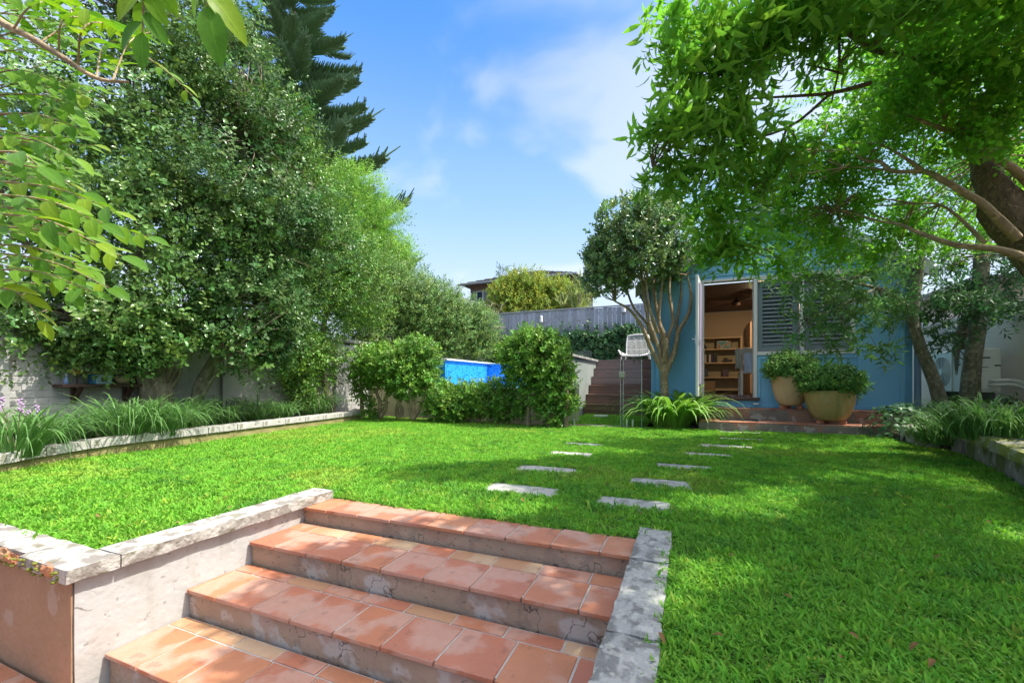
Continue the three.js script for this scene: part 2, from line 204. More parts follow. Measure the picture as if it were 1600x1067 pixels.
// ---------------------------------------------------------------- leaves
function arc(t, bend) { let y = 0, z = 0; const n = 24; for (let i = 0; i < n; i++) { const u = (i + 0.5) / n * t, a = bend * Math.pow(u, 1.7); y += Math.cos(a) * t / n; z -= Math.sin(a) * t / n; } return [y, z]; }   // rises straight, then bends over
function leafGeo(len, wid, o = {}) {
  const seg = o.seg ?? 3, fold = o.fold ?? 0.25, droop = o.droop ?? 0.2, peak = o.peak ?? 0.9, pos = [], idx = [], uv = [];
  for (let i = 0; i <= seg; i++) {
    const t = i / seg, w = wid / 2 * (o.strap ? Math.min(1, 1.6 * (1 - t) + (t < 0.7 ? 0.5 : 0)) * (t === 1 ? 0.05 : 1) : Math.pow(Math.sin(Math.PI * Math.pow(Math.min(0.999, Math.max(0.001, t)), peak)), 0.75)), [ay, az] = o.droopY ? arc(t, o.droopY) : [t, -droop * t * t], y = len * ay, z = len * az;
    for (const s of [-1, 0, 1]) { pos.push(s * w, y, z + Math.abs(s) * w * fold * 2); uv.push(s * 0.5 + 0.5, t); }
  }
  for (let i = 0; i < seg; i++) for (const s of [0, 1]) { const q = i * 3 + s; if (i > 0 || o.strap) idx.push(q, q + 1, q + 4); else idx.push(q + (s ? 0 : 1), q + 4, q + 3); if (i > 0 || o.strap) idx.push(q, q + 4, q + 3); }
  const g = new THREE.BufferGeometry(); g.setAttribute('position', new THREE.Float32BufferAttribute(pos, 3)); g.setAttribute('uv', new THREE.Float32BufferAttribute(uv, 2)); g.setIndex(idx); g.computeVertexNormals(); return g;
}
function spray(n, len, wid, reach, o = {}) {      // a twig of n leaves, growing along +y
  const list = [], leaf = leafGeo(len, wid, o);
  for (let i = 0; i < n; i++) {
    const g = leaf.clone(), t = (i + 0.4) / n, s = rnd(0.75, 1.15), spread = o.spread ?? 0.9;
    g.scale(s, s, s); g.rotateX(-spread * (i === n - 1 ? 0.3 : rnd(0.7, 1.25))); g.rotateY(i * 2.4 + rnd(-0.5, 0.5)); if (o.hang) g.rotateX(o.hang * rnd(0.6, 1.2));
    g.translate(rnd(-1, 1) * reach * 0.1, t * reach, rnd(-1, 1) * reach * 0.1); list.push(g);
  }
  return merge(list);
}
const Q = new THREE.Quaternion(), UPV = V(0, 1, 0), MAT = new THREE.Matrix4();
// openings that run right through the crowns towards the sun, shaped so that light flecks fall below
function sunHole(p, k) { const gx = p.x - SUN.x / SUN.y * p.y, gz = p.z - SUN.z / SUN.y * p.y, open = k * (gx < -0.35 ? 1.1 : 1), n = 0.62 * noise3(gx / 0.5, 2.5, gz / 0.5, 71) + 0.38 * noise3(gx / 0.2, 4.5, gz / 0.2, 72); return n > 1 - open; }
// twig places through the crown's volume; denser towards its skin, with open gaps
function places(blobs, o = {}) {
  const out = [];
  for (const b of blobs) {
    const [rx, ry, rz] = Array.isArray(b.r) ? b.r : [b.r, b.r, b.r]; let made = 0, tries = 0;
    while (made < b.n && tries < b.n * 8) {
      tries++;
      const u = rnd(-1, 1), w = rnd(Math.PI * 2), s = Math.sqrt(1 - u * u), dir = V(s * Math.cos(w), u, s * Math.sin(w));
      const rad = Math.pow(rnd(), o.shell ?? 0.4), lump = 1 + (o.lump ?? 0.35) * (noise3(dir.x * 2.2 + b.c.x * 3, dir.y * 2.2 + b.c.y * 3, dir.z * 2.2 + b.c.z, 11) - 0.5) * 2;
      const p = V(dir.x * rx, dir.y * ry, dir.z * rz).multiplyScalar(rad * lump).add(b.c);
      if (o.minY !== undefined && p.y < o.minY) continue;
      if (o.holes && sunHole(p, o.holes)) continue;
      const k = o.gap ?? 0.5, cell = o.cell ?? 0.45;
      if (noise3(p.x / cell, p.y / cell, p.z / cell, 23) < k * (0.35 + 0.65 * rad) * 0.8) continue;
      out.push({ p, dir, rad }); made++;
    }
  }
  return out;
}
function aim(pl, o = {}) {                        // the way a twig points
  const d = pl.dir.clone().multiplyScalar(o.out ?? 0.8).add(V(rnd(-1, 1), rnd(-1, 1), rnd(-1, 1)).multiplyScalar(o.wild ?? 0.7)); d.y += o.up ?? 0.25; return d.normalize();
}
function foliage(parent, name, pls, geos, material, o = {}) {
  const share = geos.map(() => []); for (const p of pls) share[Math.floor(rng() * geos.length)].push(p);
  share.forEach((list, k) => {
    if (!list.length) return;
    const im = new THREE.InstancedMesh(geos[k], material, list.length); im.name = name; im.castShadow = im.receiveShadow = true; im.userData.kind = 'stuff';
    const c = new THREE.Color();
    list.forEach((pl, i) => {
      const d = pl.aim || aim(pl, o); Q.setFromUnitVectors(UPV, d); Q.multiply(new THREE.Quaternion().setFromAxisAngle(UPV, rnd(6.28)));
      const s = rnd(o.small ?? 0.6, o.large ?? 1.3); MAT.compose(pl.p, Q, V(s, s, s)); im.setMatrixAt(i, MAT);
      const v = o.vary ?? 0.3, b = 1 + rnd(-v, v), warm = rnd(-v, v) * 0.6; if (o.patches) { const q = o.patches(pl.p); c.setRGB(b * (1 + warm) * q[0], b * q[1], b * (1 - warm * 0.8) * q[2]); } else c.setRGB(b * (1 + warm), b, b * (1 - warm * 0.8)); im.setColorAt(i, c);
    });
    if (parent.isGroup) im.position.copy(parent.position).negate();
    parent.add(im);
  });
}
// leaves that can be told apart, each a part of its own
function singleLeaves(parent, list, geos, mats, name = 'leaf') {
  for (const l of list) {
    const m = new THREE.Mesh(pick(geos), pick(mats)); m.name = name; m.castShadow = m.receiveShadow = true; m.position.copy(l.p).sub(parent.position); m.quaternion.copy(l.q); m.scale.setScalar(l.s ?? 1); parent.add(m);
  }
}
function turn(dir, roll) { return new THREE.Quaternion().setFromUnitVectors(UPV, dir.clone().normalize()).multiply(new THREE.Quaternion().setFromAxisAngle(UPV, roll)); }

// ================================================================ THE SETTING
top('ground', (() => { const g = new THREE.PlaneGeometry(900, 900, 1, 1); g.rotateX(-Math.PI / 2); g.translate(0, -0.52, -100); return boxUV(g); })(), M.soil, 'bare earth of the plot and the land beyond it', null, null, 'structure');

// lawn: one slab of turf soil cut out round the steps
const LAWN = [[-5.1, -1.02], [-5.3, -1.7], [-5.62, -2.27], [-5.8, -3.09], [-6.0, -4.46], [-6.26, -6.5], [-6.5, -7.2], [-6.95, -7.95], [-6.4, -7.92], [-5.25, -7.75], [-4, -7.58], [-2.85, -7.35], [-2.0, -7.45], [-1.1, -7.7], [-0.6, -7.74], [0.2, -7.72], [2.6, -7.72], [2.7, -7.1], [2.74, -6.15], [2.53, -5.23], [2.34, -4.47], [2.0, -3.0], [1.9, -1.4], [1.9, 0.6], [-0.1, 0.6], [-0.1, -2.38], [-0.24, -2.25], [-2.24, -2.25], [-2.42, -2.1], [-2.42, -1.02]];
const LAWN2 = [[-2.3, -7.95], [-0.72, -7.95], [-0.72, -10.4], [-2.3, -10.4]];
function inside(poly, x, z) { let r = false; for (let i = 0, j = poly.length - 1; i < poly.length; j = i++) { const [xi, zi] = poly[i], [xj, zj] = poly[j]; if ((zi > z) !== (zj > z) && x < (xj - xi) * (z - zi) / (zj - zi) + xi) r = !r; } return r; }
const lawnY = (x, z) => 0.035 * step(-2.0, -2.6, x) * step(-3.0, -1.8, z) + 0.012 * (noise3(x * 0.9, 0, z * 0.9, 4) - 0.5);
top('lawn', prism(LAWN, -0.3, -0.004), M.thatch, 'turf soil under the back lawn', null, null, 'structure');
top('lawn', prism(LAWN2, -0.3, -0.004), M.thatch, 'strip of turf soil behind the glass gate', null, null, 'structure');

// stepping stones, two rows sunk in the lawn
const stoneSpots = [];
{
  const near = [[[936, 777], [1052, 800]], [[985, 747], [1080, 763]], [[1023, 724], [1120, 737]], [[1066, 707], [1150, 716]], [[1090, 694], [1180, 702]], [[1120, 684], [1200, 690]], [[1120, 674.5], [1200, 679]]];
  const far = [[[768, 755], [868, 778]], [[815, 727], [895, 741]], [[858, 708], [925, 714]], [[880, 694], [940, 698]]];
  const order = ['largest grey stepping stone, closest to the stairs in the row to the terrace', 'second stepping stone from the tiled stairs in the row leading to the terrace', 'third stepping stone from the tiled stairs in the row leading to the terrace', 'fourth stepping stone from the stairs, middle of the terrace row', 'fifth stepping stone from the stairs in the row leading to the terrace', 'sixth stepping stone from the stairs, last but one before the terrace', 'thin seventh stepping stone lying against the bottom terrace step'];
  const order2 = ['stepping stone closest to the stairs in the row leading to the glass gate', 'second stepping stone from the stairs in the row leading to the glass gate', 'third stepping stone in the row to the glass gate, half overgrown by grass', 'overgrown stepping stone closest to the glass gate, just a sliver in the grass'];
  const lay = (list, labels, group) => list.forEach(([a, b], i) => {
    const A = ground(...a), B = ground(...b), x0 = Math.min(A.x, B.x), x1 = Math.max(A.x, B.x), z1 = Math.max(A.z, B.z) + 0.06, z0 = Math.min(z1 - 0.26, Math.min(A.z, B.z) - 0.02); rng = maker(300 + i);
    const cx = (x0 + x1) / 2, cz = (z0 + z1) / 2, w = (x1 - x0) / 2 + 0.01, h = (z1 - z0) / 2, pts = [];
    for (let k = 0; k < 22; k++) { const t = k / 22 * Math.PI * 2, c = Math.cos(t), s = Math.sin(t), q = Math.pow(Math.pow(Math.abs(c), 7) + Math.pow(Math.abs(s), 7), -1 / 7) * rnd(0.95, 1.03); pts.push([cx + c * q * w, cz + s * q * h]); }
    const st = top('stepping_stone', prism(pts, -0.06, 0.006, 0.006), M.stoneSlab, labels[i], 'stepping stone', group); st.userData.kind = 'thing';
    stoneSpots.push([cx, cz, w, h]);
  });
  lay(near, order, 'stepping stones from the stairs to the terrace'); lay(far, order2, 'stepping stones from the stairs to the glass gate');
}
const onStone = (x, z) => stoneSpots.some(([cx, cz, w, h]) => Math.abs(x - cx) < w - 0.01 - 0.035 * noise3(x * 2, 1, z * 12, 5) && z - cz > -(h - 0.01) && z - cz < h - 0.03 - 0.03 * noise3(x * 9, 0, z * 3, 2));

// grass blades in tufts
{
  rng = maker(11);
  const tuft = (n, lo, hi, wid, flat) => { const list = []; for (let i = 0; i < n; i++) { const g = leafGeo(rnd(lo, hi), wid * rnd(0.8, 1.25), { strap: true, seg: 3, droopY: rnd(0.5, 1.5), fold: 0.22 }); g.rotateX(-rnd(0.1, flat)); g.rotateY(rnd(6.28)); g.translate(rnd(-0.022, 0.022), 0, rnd(-0.022, 0.022)); list.push(g); } return merge(list); };
  const geos = [0, 1, 2, 3, 4, 5, 6].map((k) => tuft(10 + k % 3, 0.014, 0.032 + 0.003 * k, 0.0038 + 0.0005 * k, 0.85 + 0.07 * k)), coarse = [0, 1, 2].map(() => tuft(12, 0.024, 0.048, 0.007, 0.95));
  const nearPl = [], farPl = [];
  const sow = (poly, x0, x1, z0, z1) => {
    for (let z = z0; z < z1; z += 0.1) for (let x = x0; x < x1; x += 0.1) {
      const d = Math.hypot(x, z), n = d < 2.2 ? 58 : d < 3.4 ? 34 : d < 5 ? 17 : 12;
      for (let k = 0; k < n; k++) {
        const px = x + rnd(0.1), pz = z + rnd(0.1); if (!inside(poly, px, pz) || onStone(px, pz)) continue;
        if (pz < -0.2 && Math.atan2(px, -pz) > 0.62) continue;
        if (noise3(px * 5, 1, pz * 5, 9) < 0.22 && rng() < 0.5) continue;
        (d < 4 ? nearPl : farPl).push({ p: V(px, lawnY(px, pz) - 0.006, pz), dir: UPV, aim: V(rnd(-0.25, 0.25), 1, rnd(-0.25, 0.25)).normalize() });
      }
    }
  };
  sow(LAWN, -7, 2.8, -8, 0.1); sow(LAWN2, -2.3, -0.7, -10.4, -7.95);
  const holder = new THREE.Group(); holder.name = 'grass'; scene.add(holder); tag(holder, 'thick bright green lawn grass covering the garden', 'grass', null, 'stuff');
  // patches of drier and lusher turf, single dry blades, clover-dark spots
  const patches = (p) => { const a = noise3(p.x * 1.1, 0, p.z * 1.1, 61), b = noise3(p.x * 4.3, 3, p.z * 4.3, 62), dry = step(0.58, 0.8, 0.6 * a + 0.4 * b), dark = step(0.6, 0.8, 0.35 * noise3(p.x * 0.8, 5, p.z * 0.8, 63) + 0.65 * noise3(p.x * 6, 7, p.z * 6, 64)); if (rng() < 0.045) return [1.9, 1.15, 1.8]; return [1 + 0.5 * dry - 0.3 * dark, 1 + 0.06 * dry - 0.2 * dark, 1 + 0.5 * dry]; };
  foliage(holder, 'blades', nearPl, geos, L.grass, { small: 0.6, large: 1.35, vary: 0.26, patches }); foliage(holder, 'blades', farPl, coarse, L.grass, { small: 0.65, large: 1.25, vary: 0.26, patches });
  console.log('grass', nearPl.length, farPl.length);
}
// fallen leaves on the grass
{
  rng = maker(19); const g1 = leafGeo(0.035, 0.016, { fold: 0.3, droop: 0.4 }), brown = leafMat([0.25, 0.13, 0.05], { through: 0.2, gloss: 0 }), list = [];
  for (let k = 0; k < 46; k++) { const px = rnd(60, 1560), py = rnd(700, 1050), p = ground(px, py, 0.045); if (!inside(LAWN, p.x, p.z)) continue; const g = g1.clone(); g.rotateX(rnd(-1.9, -1.1)); g.rotateY(rnd(6.3)); g.translate(p.x, 0.045 + lawnY(p.x, p.z), p.z); list.push(g); }
  top('fallen_leaves', merge(list), brown, 'scattered small brown leaves fallen on the lawn', 'fallen leaves', null, 'stuff');
}

// ---------------------------------------------------------------- tiled stairs
const SX0 = -2.296, SX1 = -0.235;
{
  const stairs = thing('garden_stairs', 'wide terracotta tiled garden stairs with rendered risers between two low walls', 'stairs', V(-1.25, -0.47, -1.6));
  const steps = [[0.0, -2.02, -2.275], [-0.10, -1.66, -2.015], [-0.2235, -1.335, -1.655], [-0.3515, -1.015, -1.33]];
  const lower = [-0.10, -0.2235, -0.3515, -0.47];
  rng = maker(21);
  const pitch = 0.2435, deep = 0.236;
  const tileVariants = (w, d) => [0, 1, 2, 3, 4, 5].map((k) => { const g = new RoundedBoxGeometry(w, 0.02, d, 2, 0.004); g.translate(0, -0.01, 0); return boxUV(g, rnd(5), rnd(5)); });
  const full = tileVariants(pitch - 0.008, deep);
  let cream = 0; const tileKind = () => rng() < cream ? 3 : pick([0, 1, 2]);
  const setTile = (parent, g, x, y, z) => { const m = sub(parent, 'tile', g, M.tiles[tileKind()]); m.position.set(x, y + rnd(-0.0015, 0.0015), z); m.rotation.set(rnd(-0.004, 0.004), rnd(-0.006, 0.006), rnd(-0.004, 0.004)); };
  steps.forEach(([y, nose, back], i) => {
    const st = part(stairs, 'step', roughBox(SX0, SX1, lower[i] - 0.05, y - 0.022, back, nose - 0.01, 0.0035, 80 + i, 0.045), M.riser);
    sub(st, 'mortar_bed', box(SX0 + 0.001, SX1 - 0.001, y - 0.021, y - 0.0055, back + 0.001, nose - 0.012, 0), M.grout);
    let x = SX0; const first = i === 0 ? 0.205 : [0.205, 0.19, 0.215, 0.23][i];
    const cuts = [x, x + first]; while (cuts[cuts.length - 1] + pitch < SX1 - 0.01) cuts.push(cuts[cuts.length - 1] + pitch); cuts.push(SX1);
    for (let k = 0; k + 1 < cuts.length; k++) {
      const w = cuts[k + 1] - cuts[k], mid = (cuts[k] + cuts[k + 1]) / 2, same = Math.abs(w - pitch) < 0.001;
      setTile(st, same ? pick(full) : boxUV(new RoundedBoxGeometry(w - 0.008, 0.02, deep, 2, 0.004).translate(0, -0.01, 0), rnd(5), rnd(5)), mid, y, nose - deep / 2 + 0.006);
    }
    const rest = nose - deep + 0.006 - 0.008 - back - 0.006;
    if (rest > 0.03) {
      cream = 0.3; const v = tileVariants(pitch - 0.008, rest), shift = rnd(0.02, 0.12); let c = SX0;
      while (c < SX1 - 0.02) { const e = Math.min(SX1, c === SX0 ? c + pitch - shift : c + pitch), w = e - c; setTile(st, Math.abs(w - pitch) < 0.001 ? pick(v) : boxUV(new RoundedBoxGeometry(w - 0.008, 0.02, rest, 2, 0.004).translate(0, -0.01, 0), rnd(5), rnd(5)), (c + e) / 2, y - 0.001, back + 0.006 + rest / 2); c = e; } cream = 0;
    }
  });
  // paving at the foot of the stairs
  const pave = top('paving', box(-6, SX1, -0.53, -0.475, -0.9, 0.8, 0), M.grout, 'terracotta paving at the foot of the stairs', null, null, 'structure');
  rng = maker(22); const v = tileVariants(0.235, 0.235);
  for (let k = 0; k < 26; k++) for (let j = 0; j < 7; j++) { const x = SX1 - 0.13 - k * 0.2435; if (x < -5.9) continue; if (j > 3 && x > -2) continue; setTile(pave, pick(v), x, -0.462, -0.775 + j * 0.2435); }
}
// ---------------------------------------------------------------- low walls beside the stairs
function roughBox(x0, x1, y0, y1, z0, z1, amp, seed, cells = 0.05) {    // a worn, uneven block
  const nx = Math.max(1, Math.round((x1 - x0) / cells)), ny = Math.max(1, Math.round((y1 - y0) / cells)), nz = Math.max(1, Math.round((z1 - z0) / cells));
  let g = new THREE.BoxGeometry(x1 - x0, y1 - y0, z1 - z0, Math.min(60, nx), Math.min(30, ny), Math.min(60, nz)); g.translate((x0 + x1) / 2, (y0 + y1) / 2, (z0 + z1) / 2);
  g.deleteAttribute('uv'); g.deleteAttribute('normal'); g = mergeVertices(g, 1e-4); g.computeVertexNormals(); const p = g.attributes.position, n = g.attributes.normal;
  for (let i = 0; i < p.count; i++) {
    const x = p.getX(i), y = p.getY(i), z = p.getZ(i), onEdge = [Math.abs(x - x0) < 1e-4 || Math.abs(x - x1) < 1e-4, Math.abs(y - y0) < 1e-4 || Math.abs(y - y1) < 1e-4, Math.abs(z - z0) < 1e-4 || Math.abs(z - z1) < 1e-4].filter(Boolean).length;
    const k = amp * ((noise3(x * 14, y * 14, z * 14, seed) - 0.5) * 1.2 + (noise3(x * 38, y * 38, z * 38, seed + 5) - 0.5) * 0.8) - (onEdge > 1 ? amp * (0.6 + 2.6 * Math.max(0, noise3(x * 22, y * 22, z * 22, seed + 9) - 0.4)) : 0);
    p.setXYZ(i, x + n.getX(i) * k, y + n.getY(i) * k, z + n.getZ(i) * k);
  }
  return boxUV(toCreasedNormals(g, 0.55));
}
{
  const w = thing('retaining_wall', 'low rendered wall with flaking painted coping holding the lawn beside the stairs', 'retaining wall', V(-3.6, -0.47, -1.0));
  part(w, 'wall_face', roughBox(-2.43, -2.3, -0.5, -0.001, -2.2, -0.9155, 0.003, 3, 0.06), M.render);
  part(w, 'wall_front', roughBox(-6.0, -2.305, -0.5, -0.001, -0.914, -0.906, 0.0012, 4, 0.06), M.shadedBrownRender);
  part(w, 'coping', roughBox(-2.44, -2.258, 0.0, 0.058, -2.24, -1.052, 0.0028, 6, 0.03), M.coping);
  part(w, 'coping', roughBox(-2.66, -2.26, 0.0, 0.058, -1.05, -0.875, 0.0035, 7, 0.025), M.coping);
  part(w, 'coping', roughBox(-6.0, -2.662, 0.0, 0.058, -1.05, -0.90, 0.0035, 8, 0.035), M.coping);
  rng = maker(31);
  const brickM = [std([0.40, 0.17, 0.075], 0.95), std([0.34, 0.19, 0.10], 0.95), std([0.2, 0.16, 0.12], 0.95)];
  for (let k = 0; k < 9; k++) { const x = -2.36 - k * 0.105; part(w, 'broken_brick', roughBox(x - 0.096, x, 0.004, 0.052 + rnd(0.006), -0.905, -0.872 + rnd(-0.006, 0.004), 0.014, 40 + k, 0.016), brickM[k % 3]); }
  const lumps = []; for (let k = 0; k < 90; k++) { const g = new THREE.IcosahedronGeometry(rnd(0.004, 0.011), 1); g.scale(1.4, 0.8, 1); g.translate(rnd(-3.3, -2.31), rnd(0.0, 0.05), rnd(-0.885, -0.868)); lumps.push(boxUV(g)); }
  part(w, 'moss', merge(lumps), std([0.15, 0.15, 0.02], 1), 'stuff');
}
{
  const c = thing('stone_edging', 'flat lichen spotted concrete edging along the stairs, flush with the lawn', 'edging', V(-0.16, -0.02, -1.2));
  [[-2.4, -1.96], [-1.955, -1.36], [-1.355, -0.78], [-0.775, -0.2], [-0.195, 0.4]].forEach(([a, b], i) => part(c, 'slab', roughBox(-0.245, -0.075, -0.5, 0.02, a, b, 0.006, 60 + i, 0.03), M.lichen));
}

// ---------------------------------------------------------------- painted brick wall along the left boundary
const WX = -7.2;
{
  const w = thing('boundary_wall', 'long painted brick boundary wall behind the camellia bed', 'wall', V(WX - 0.1, -0.1, -5.5));
  part(w, 'core', box(WX - 0.2, WX - 0.006, -0.4, 1.62, -10.4, -0.6, 0), M.mortar);
  rng = maker(41); const bricks = [0, 1, 2, 3].map(() => boxUV(new RoundedBoxGeometry(0.05, 0.076, 0.23, 1, 0.006), rnd(3), rnd(3))), rest = []; let singles = 0;
  for (let r = 0; r < 20; r++) for (let k = 0; k < 41; k++) {
    const y = -0.04 + r * 0.0865, z = -0.72 - k * 0.24 - (r % 2 ? 0.12 : 0), x = WX - 0.025 + rnd(-0.002, 0.003);
    if (z > -4.2 && z < -1.5 && y > 0.3 && singles < 300) { const m = new THREE.Mesh(pick(bricks), pick(M.paintedBrick)); m.name = 'brick'; m.castShadow = m.receiveShadow = true; m.position.set(x, y, z).sub(w.position); m.rotation.y = rnd(-0.006, 0.006); w.add(m); singles++; }
    else { const g = pick(bricks).clone(); g.translate(x, y, z); rest.push(g); }
  }
  part(w, 'brickwork', merge(rest), M.paintedBrick[1], 'stuff');
  for (const z of [-2.1, -4.85, -7.3]) part(w, 'pier', box(WX + 0.001, WX + 0.07, -0.3, 1.62, z - 0.19, z + 0.16, 0.008), M.paintedBrick[0]);
  part(w, 'cap', box(WX - 0.24, WX + 0.04, 1.70, 1.77, -10.4, -0.6, 0.01), M.paintedBrick[2]);
}
// raised bed and its kerb
const KERB = [[-5.0, -0.3], [-5.12, -1.02], [-5.28, -1.64], [-5.66, -2.27], [-5.83, -3.09], [-6.03, -4.46], [-6.29, -6.55], [-6.52, -7.2], [-6.98, -7.95]];
{
  top('garden_bed', prism([...KERB.map(([x, z]) => [x - 0.08, z]), [WX + 0.001, -8.2], [WX + 0.001, -0.3]], -0.3, 0.15), M.soil, 'dark soil of the raised bed along the boundary wall', null, null, 'structure');
  const k = thing('kerb', 'painted brick kerb with overhanging top course round the raised bed', 'kerb', V(-6, -0.02, -4));
  const curve = new THREE.CatmullRomCurve3(KERB.map(([x, z]) => V(x, 0, z)), false, 'catmullrom', 0.3), len = curve.getLength(), n = Math.round(len / 0.45); rng = maker(43);
  for (let i = 0; i < n; i++) {
    const a = curve.getPointAt(i / n), b = curve.getPointAt((i + 1) / n), m = a.clone().add(b).multiplyScalar(0.5), l = a.distanceTo(b), ang = Math.atan2(b.x - a.x, b.z - a.z);
    const g = roughBox(-0.2, 0.014, 0.115, 0.2, -l / 2 + 0.004, l / 2 - 0.004, 0.003, 100 + i, 0.04); g.rotateY(ang + Math.PI); g.rotateY(0); g.translate(m.x, 0, m.z); part(k, 'block', g, M.kerb);
    const f = roughBox(-0.17, -0.014, -0.1, 0.114, -l / 2, l / 2, 0.003, 140 + i, 0.06); f.rotateY(ang + Math.PI); f.translate(m.x, 0, m.z); part(k, 'base_course', f, M.oliveKerb);
  }
}
// ---------------------------------------------------------------- pool terrace at the back
const PZ = -8.3;
{
  const p = thing('raised_pool', 'raised swimming pool with a clear front above a cream wall, bright blue mosaic inside', 'pool', V(-4.3, -0.1, PZ - 1));
  part(p, 'front_wall', box(-7.5, -2.05, -0.3, 0.68, PZ - 0.22, PZ, 0.01), M.cream);
  part(p, 'basin_side', box(-5.36, -5.08, 0.681, 1.29, -11.0, PZ - 0.02, 0.004), M.pool);
  part(p, 'basin_back', box(-5.079, -2.72, 0.681, 1.275, -11.0, -10.55, 0.004), M.pool);
  part(p, 'basin_floor', box(-5.079, -2.72, 0.6, 0.69, -10.549, PZ - 0.221, 0), M.pool);
  part(p, 'coping', box(-5.4, -5.03, 1.292, 1.335, -11.05, PZ - 0.01, 0.008), M.white);
  part(p, 'coping', box(-5.029, -2.7, 1.277, 1.32, -11.05, -10.5, 0.008), M.white);
  part(p, 'clear_front', new THREE.PlaneGeometry(2.34, 0.6).translate(-3.9, 0.98, PZ - 0.08), M.glass);
  part(p, 'side_wall', merge([box(-2.71, -2.42, -0.3, 1.37, -12.4, PZ - 0.23, 0.006)]), M.greyRender);
  part(p, 'side_wall_cap', box(-2.75, -2.36, 1.371, 1.43, -12.44, PZ - 0.2, 0.008), M.lichen);
}
top('deck_platform', merge([box(-7.6, 1.0, -0.4, 1.40, -16, -12.46, 0), box(-7.6, -5.37, -0.4, 1.27, -12.459, PZ - 0.221, 0), box(-5.369, -2.75, -0.4, 1.25, -12.459, -11.06, 0)]), M.greyRender, 'raised paved platform round the pool', null, null, 'structure');
{
  const s = thing('deck_steps', 'brown timber deck steps climbing to the pool terrace behind the glass gate', 'steps', V(-1.6, 0, -11.4)); rng = maker(45);
  const ys = [0.255, 0.49, 0.72, 0.95, 1.185, 1.42]; let y0 = 0; const zf = [-10.48, -10.77, -11.11, -11.44, -11.77, -12.1];
  ys.forEach((y, i) => {
    const h = y - y0 - 0.028, zz = zf[i];
    for (let b = 0; b < 2; b++) part(s, 'riser_board', box(-2.41, -0.72, y0 + b * h / 2 + 0.002, y0 + (b + 1) * h / 2 - 0.003, zz - 0.025, zz, 0.004), pick(M.deck));
    const back = i < 5 ? zf[i + 1] - 0.005 : -12.455, n = 3; for (let b = 0; b < n; b++) { const a = zz + 0.02 - (zz + 0.02 - back) * b / n, e = zz + 0.02 - (zz + 0.02 - back) * (b + 1) / n; part(s, 'tread_board', box(-2.41, -0.72, y - 0.028, y, e + 0.004, a - 0.002, 0.004), M.deck[i % 3]); }
    y0 = y;
  });
}
{ const g = thing('paving_slab', 'small pale slab lying on the grass before the deck steps', 'slab', V(-2.1, 0, -9.7)); part(g, 'slab', roughBox(-1.97, -1.68, -0.02, 0.05, -9.8, -9.55, 0.004, 7), M.white); }
top('path', box(-2.35, -0.7, -0.2, 0.006, -7.95, -7.5, 0.004), M.terraceNose, 'narrow paved threshold under the glass gate', null, null, 'structure');
{
  const g = thing('glass_fence', 'frameless clear glass pool panel and gate with square latch', 'glass gate', V(-1.5, 0, -7.65));
  const a = ground(888, 666), b = ground(970, 667), b2 = ground(974, 667), c = ground(1003, 668);
  const pane = (p, q, y0, y1) => { const w = Math.hypot(q.x - p.x, q.z - p.z), k = new THREE.PlaneGeometry(w, y1 - y0); k.rotateY(-Math.atan2(q.z - p.z, q.x - p.x)); k.translate((p.x + q.x) / 2, (y0 + y1) / 2, (p.z + q.z) / 2); return k; };
  part(g, 'pane', pane(a, b, 0.02, 1.2), M.glass); part(g, 'gate', pane(b2, c, 0.03, 1.2), M.glass);
  const edge = (p, n = 0.004) => box(p.x - n, p.x + n, 0.02, 1.2, p.z - n, p.z + n, 0), green = std([0.42, 0.47, 0.45], 0.2);
  for (const p of [a, b, b2, c]) part(g, 'pane_edge', edge(p), green);
  const m = b.clone().add(b2).multiplyScalar(0.5); part(g, 'latch', box(m.x - 0.055, m.x + 0.055, 0.88, 0.985, m.z - 0.02, m.z + 0.035, 0.01), std([0.3, 0.3, 0.22], 0.45, { metalness: 0.4 }));
  for (const [x, z] of [[-1.0, -7.72], [-0.9, -7.73], [-1.9, -7.5]]) part(g, 'spigot', merge([new THREE.CylinderGeometry(0.024, 0.024, 0.14, 16).translate(x, 0.075, z), new THREE.CylinderGeometry(0.045, 0.045, 0.012, 20).translate(x, 0.012, z)]), M.steel);
  const hi = thing('glass_fence', 'clear glass panes along the far side of the pool, before the tall hedge', 'glass fence', V(-4.5, 1.3, -11.1));
  for (let k = 0; k < 3; k++) part(hi, 'pane', new THREE.PlaneGeometry(1.05, 0.28).translate(-5.0 + k * 1.08, 1.48, -11.03), M.glass);
}
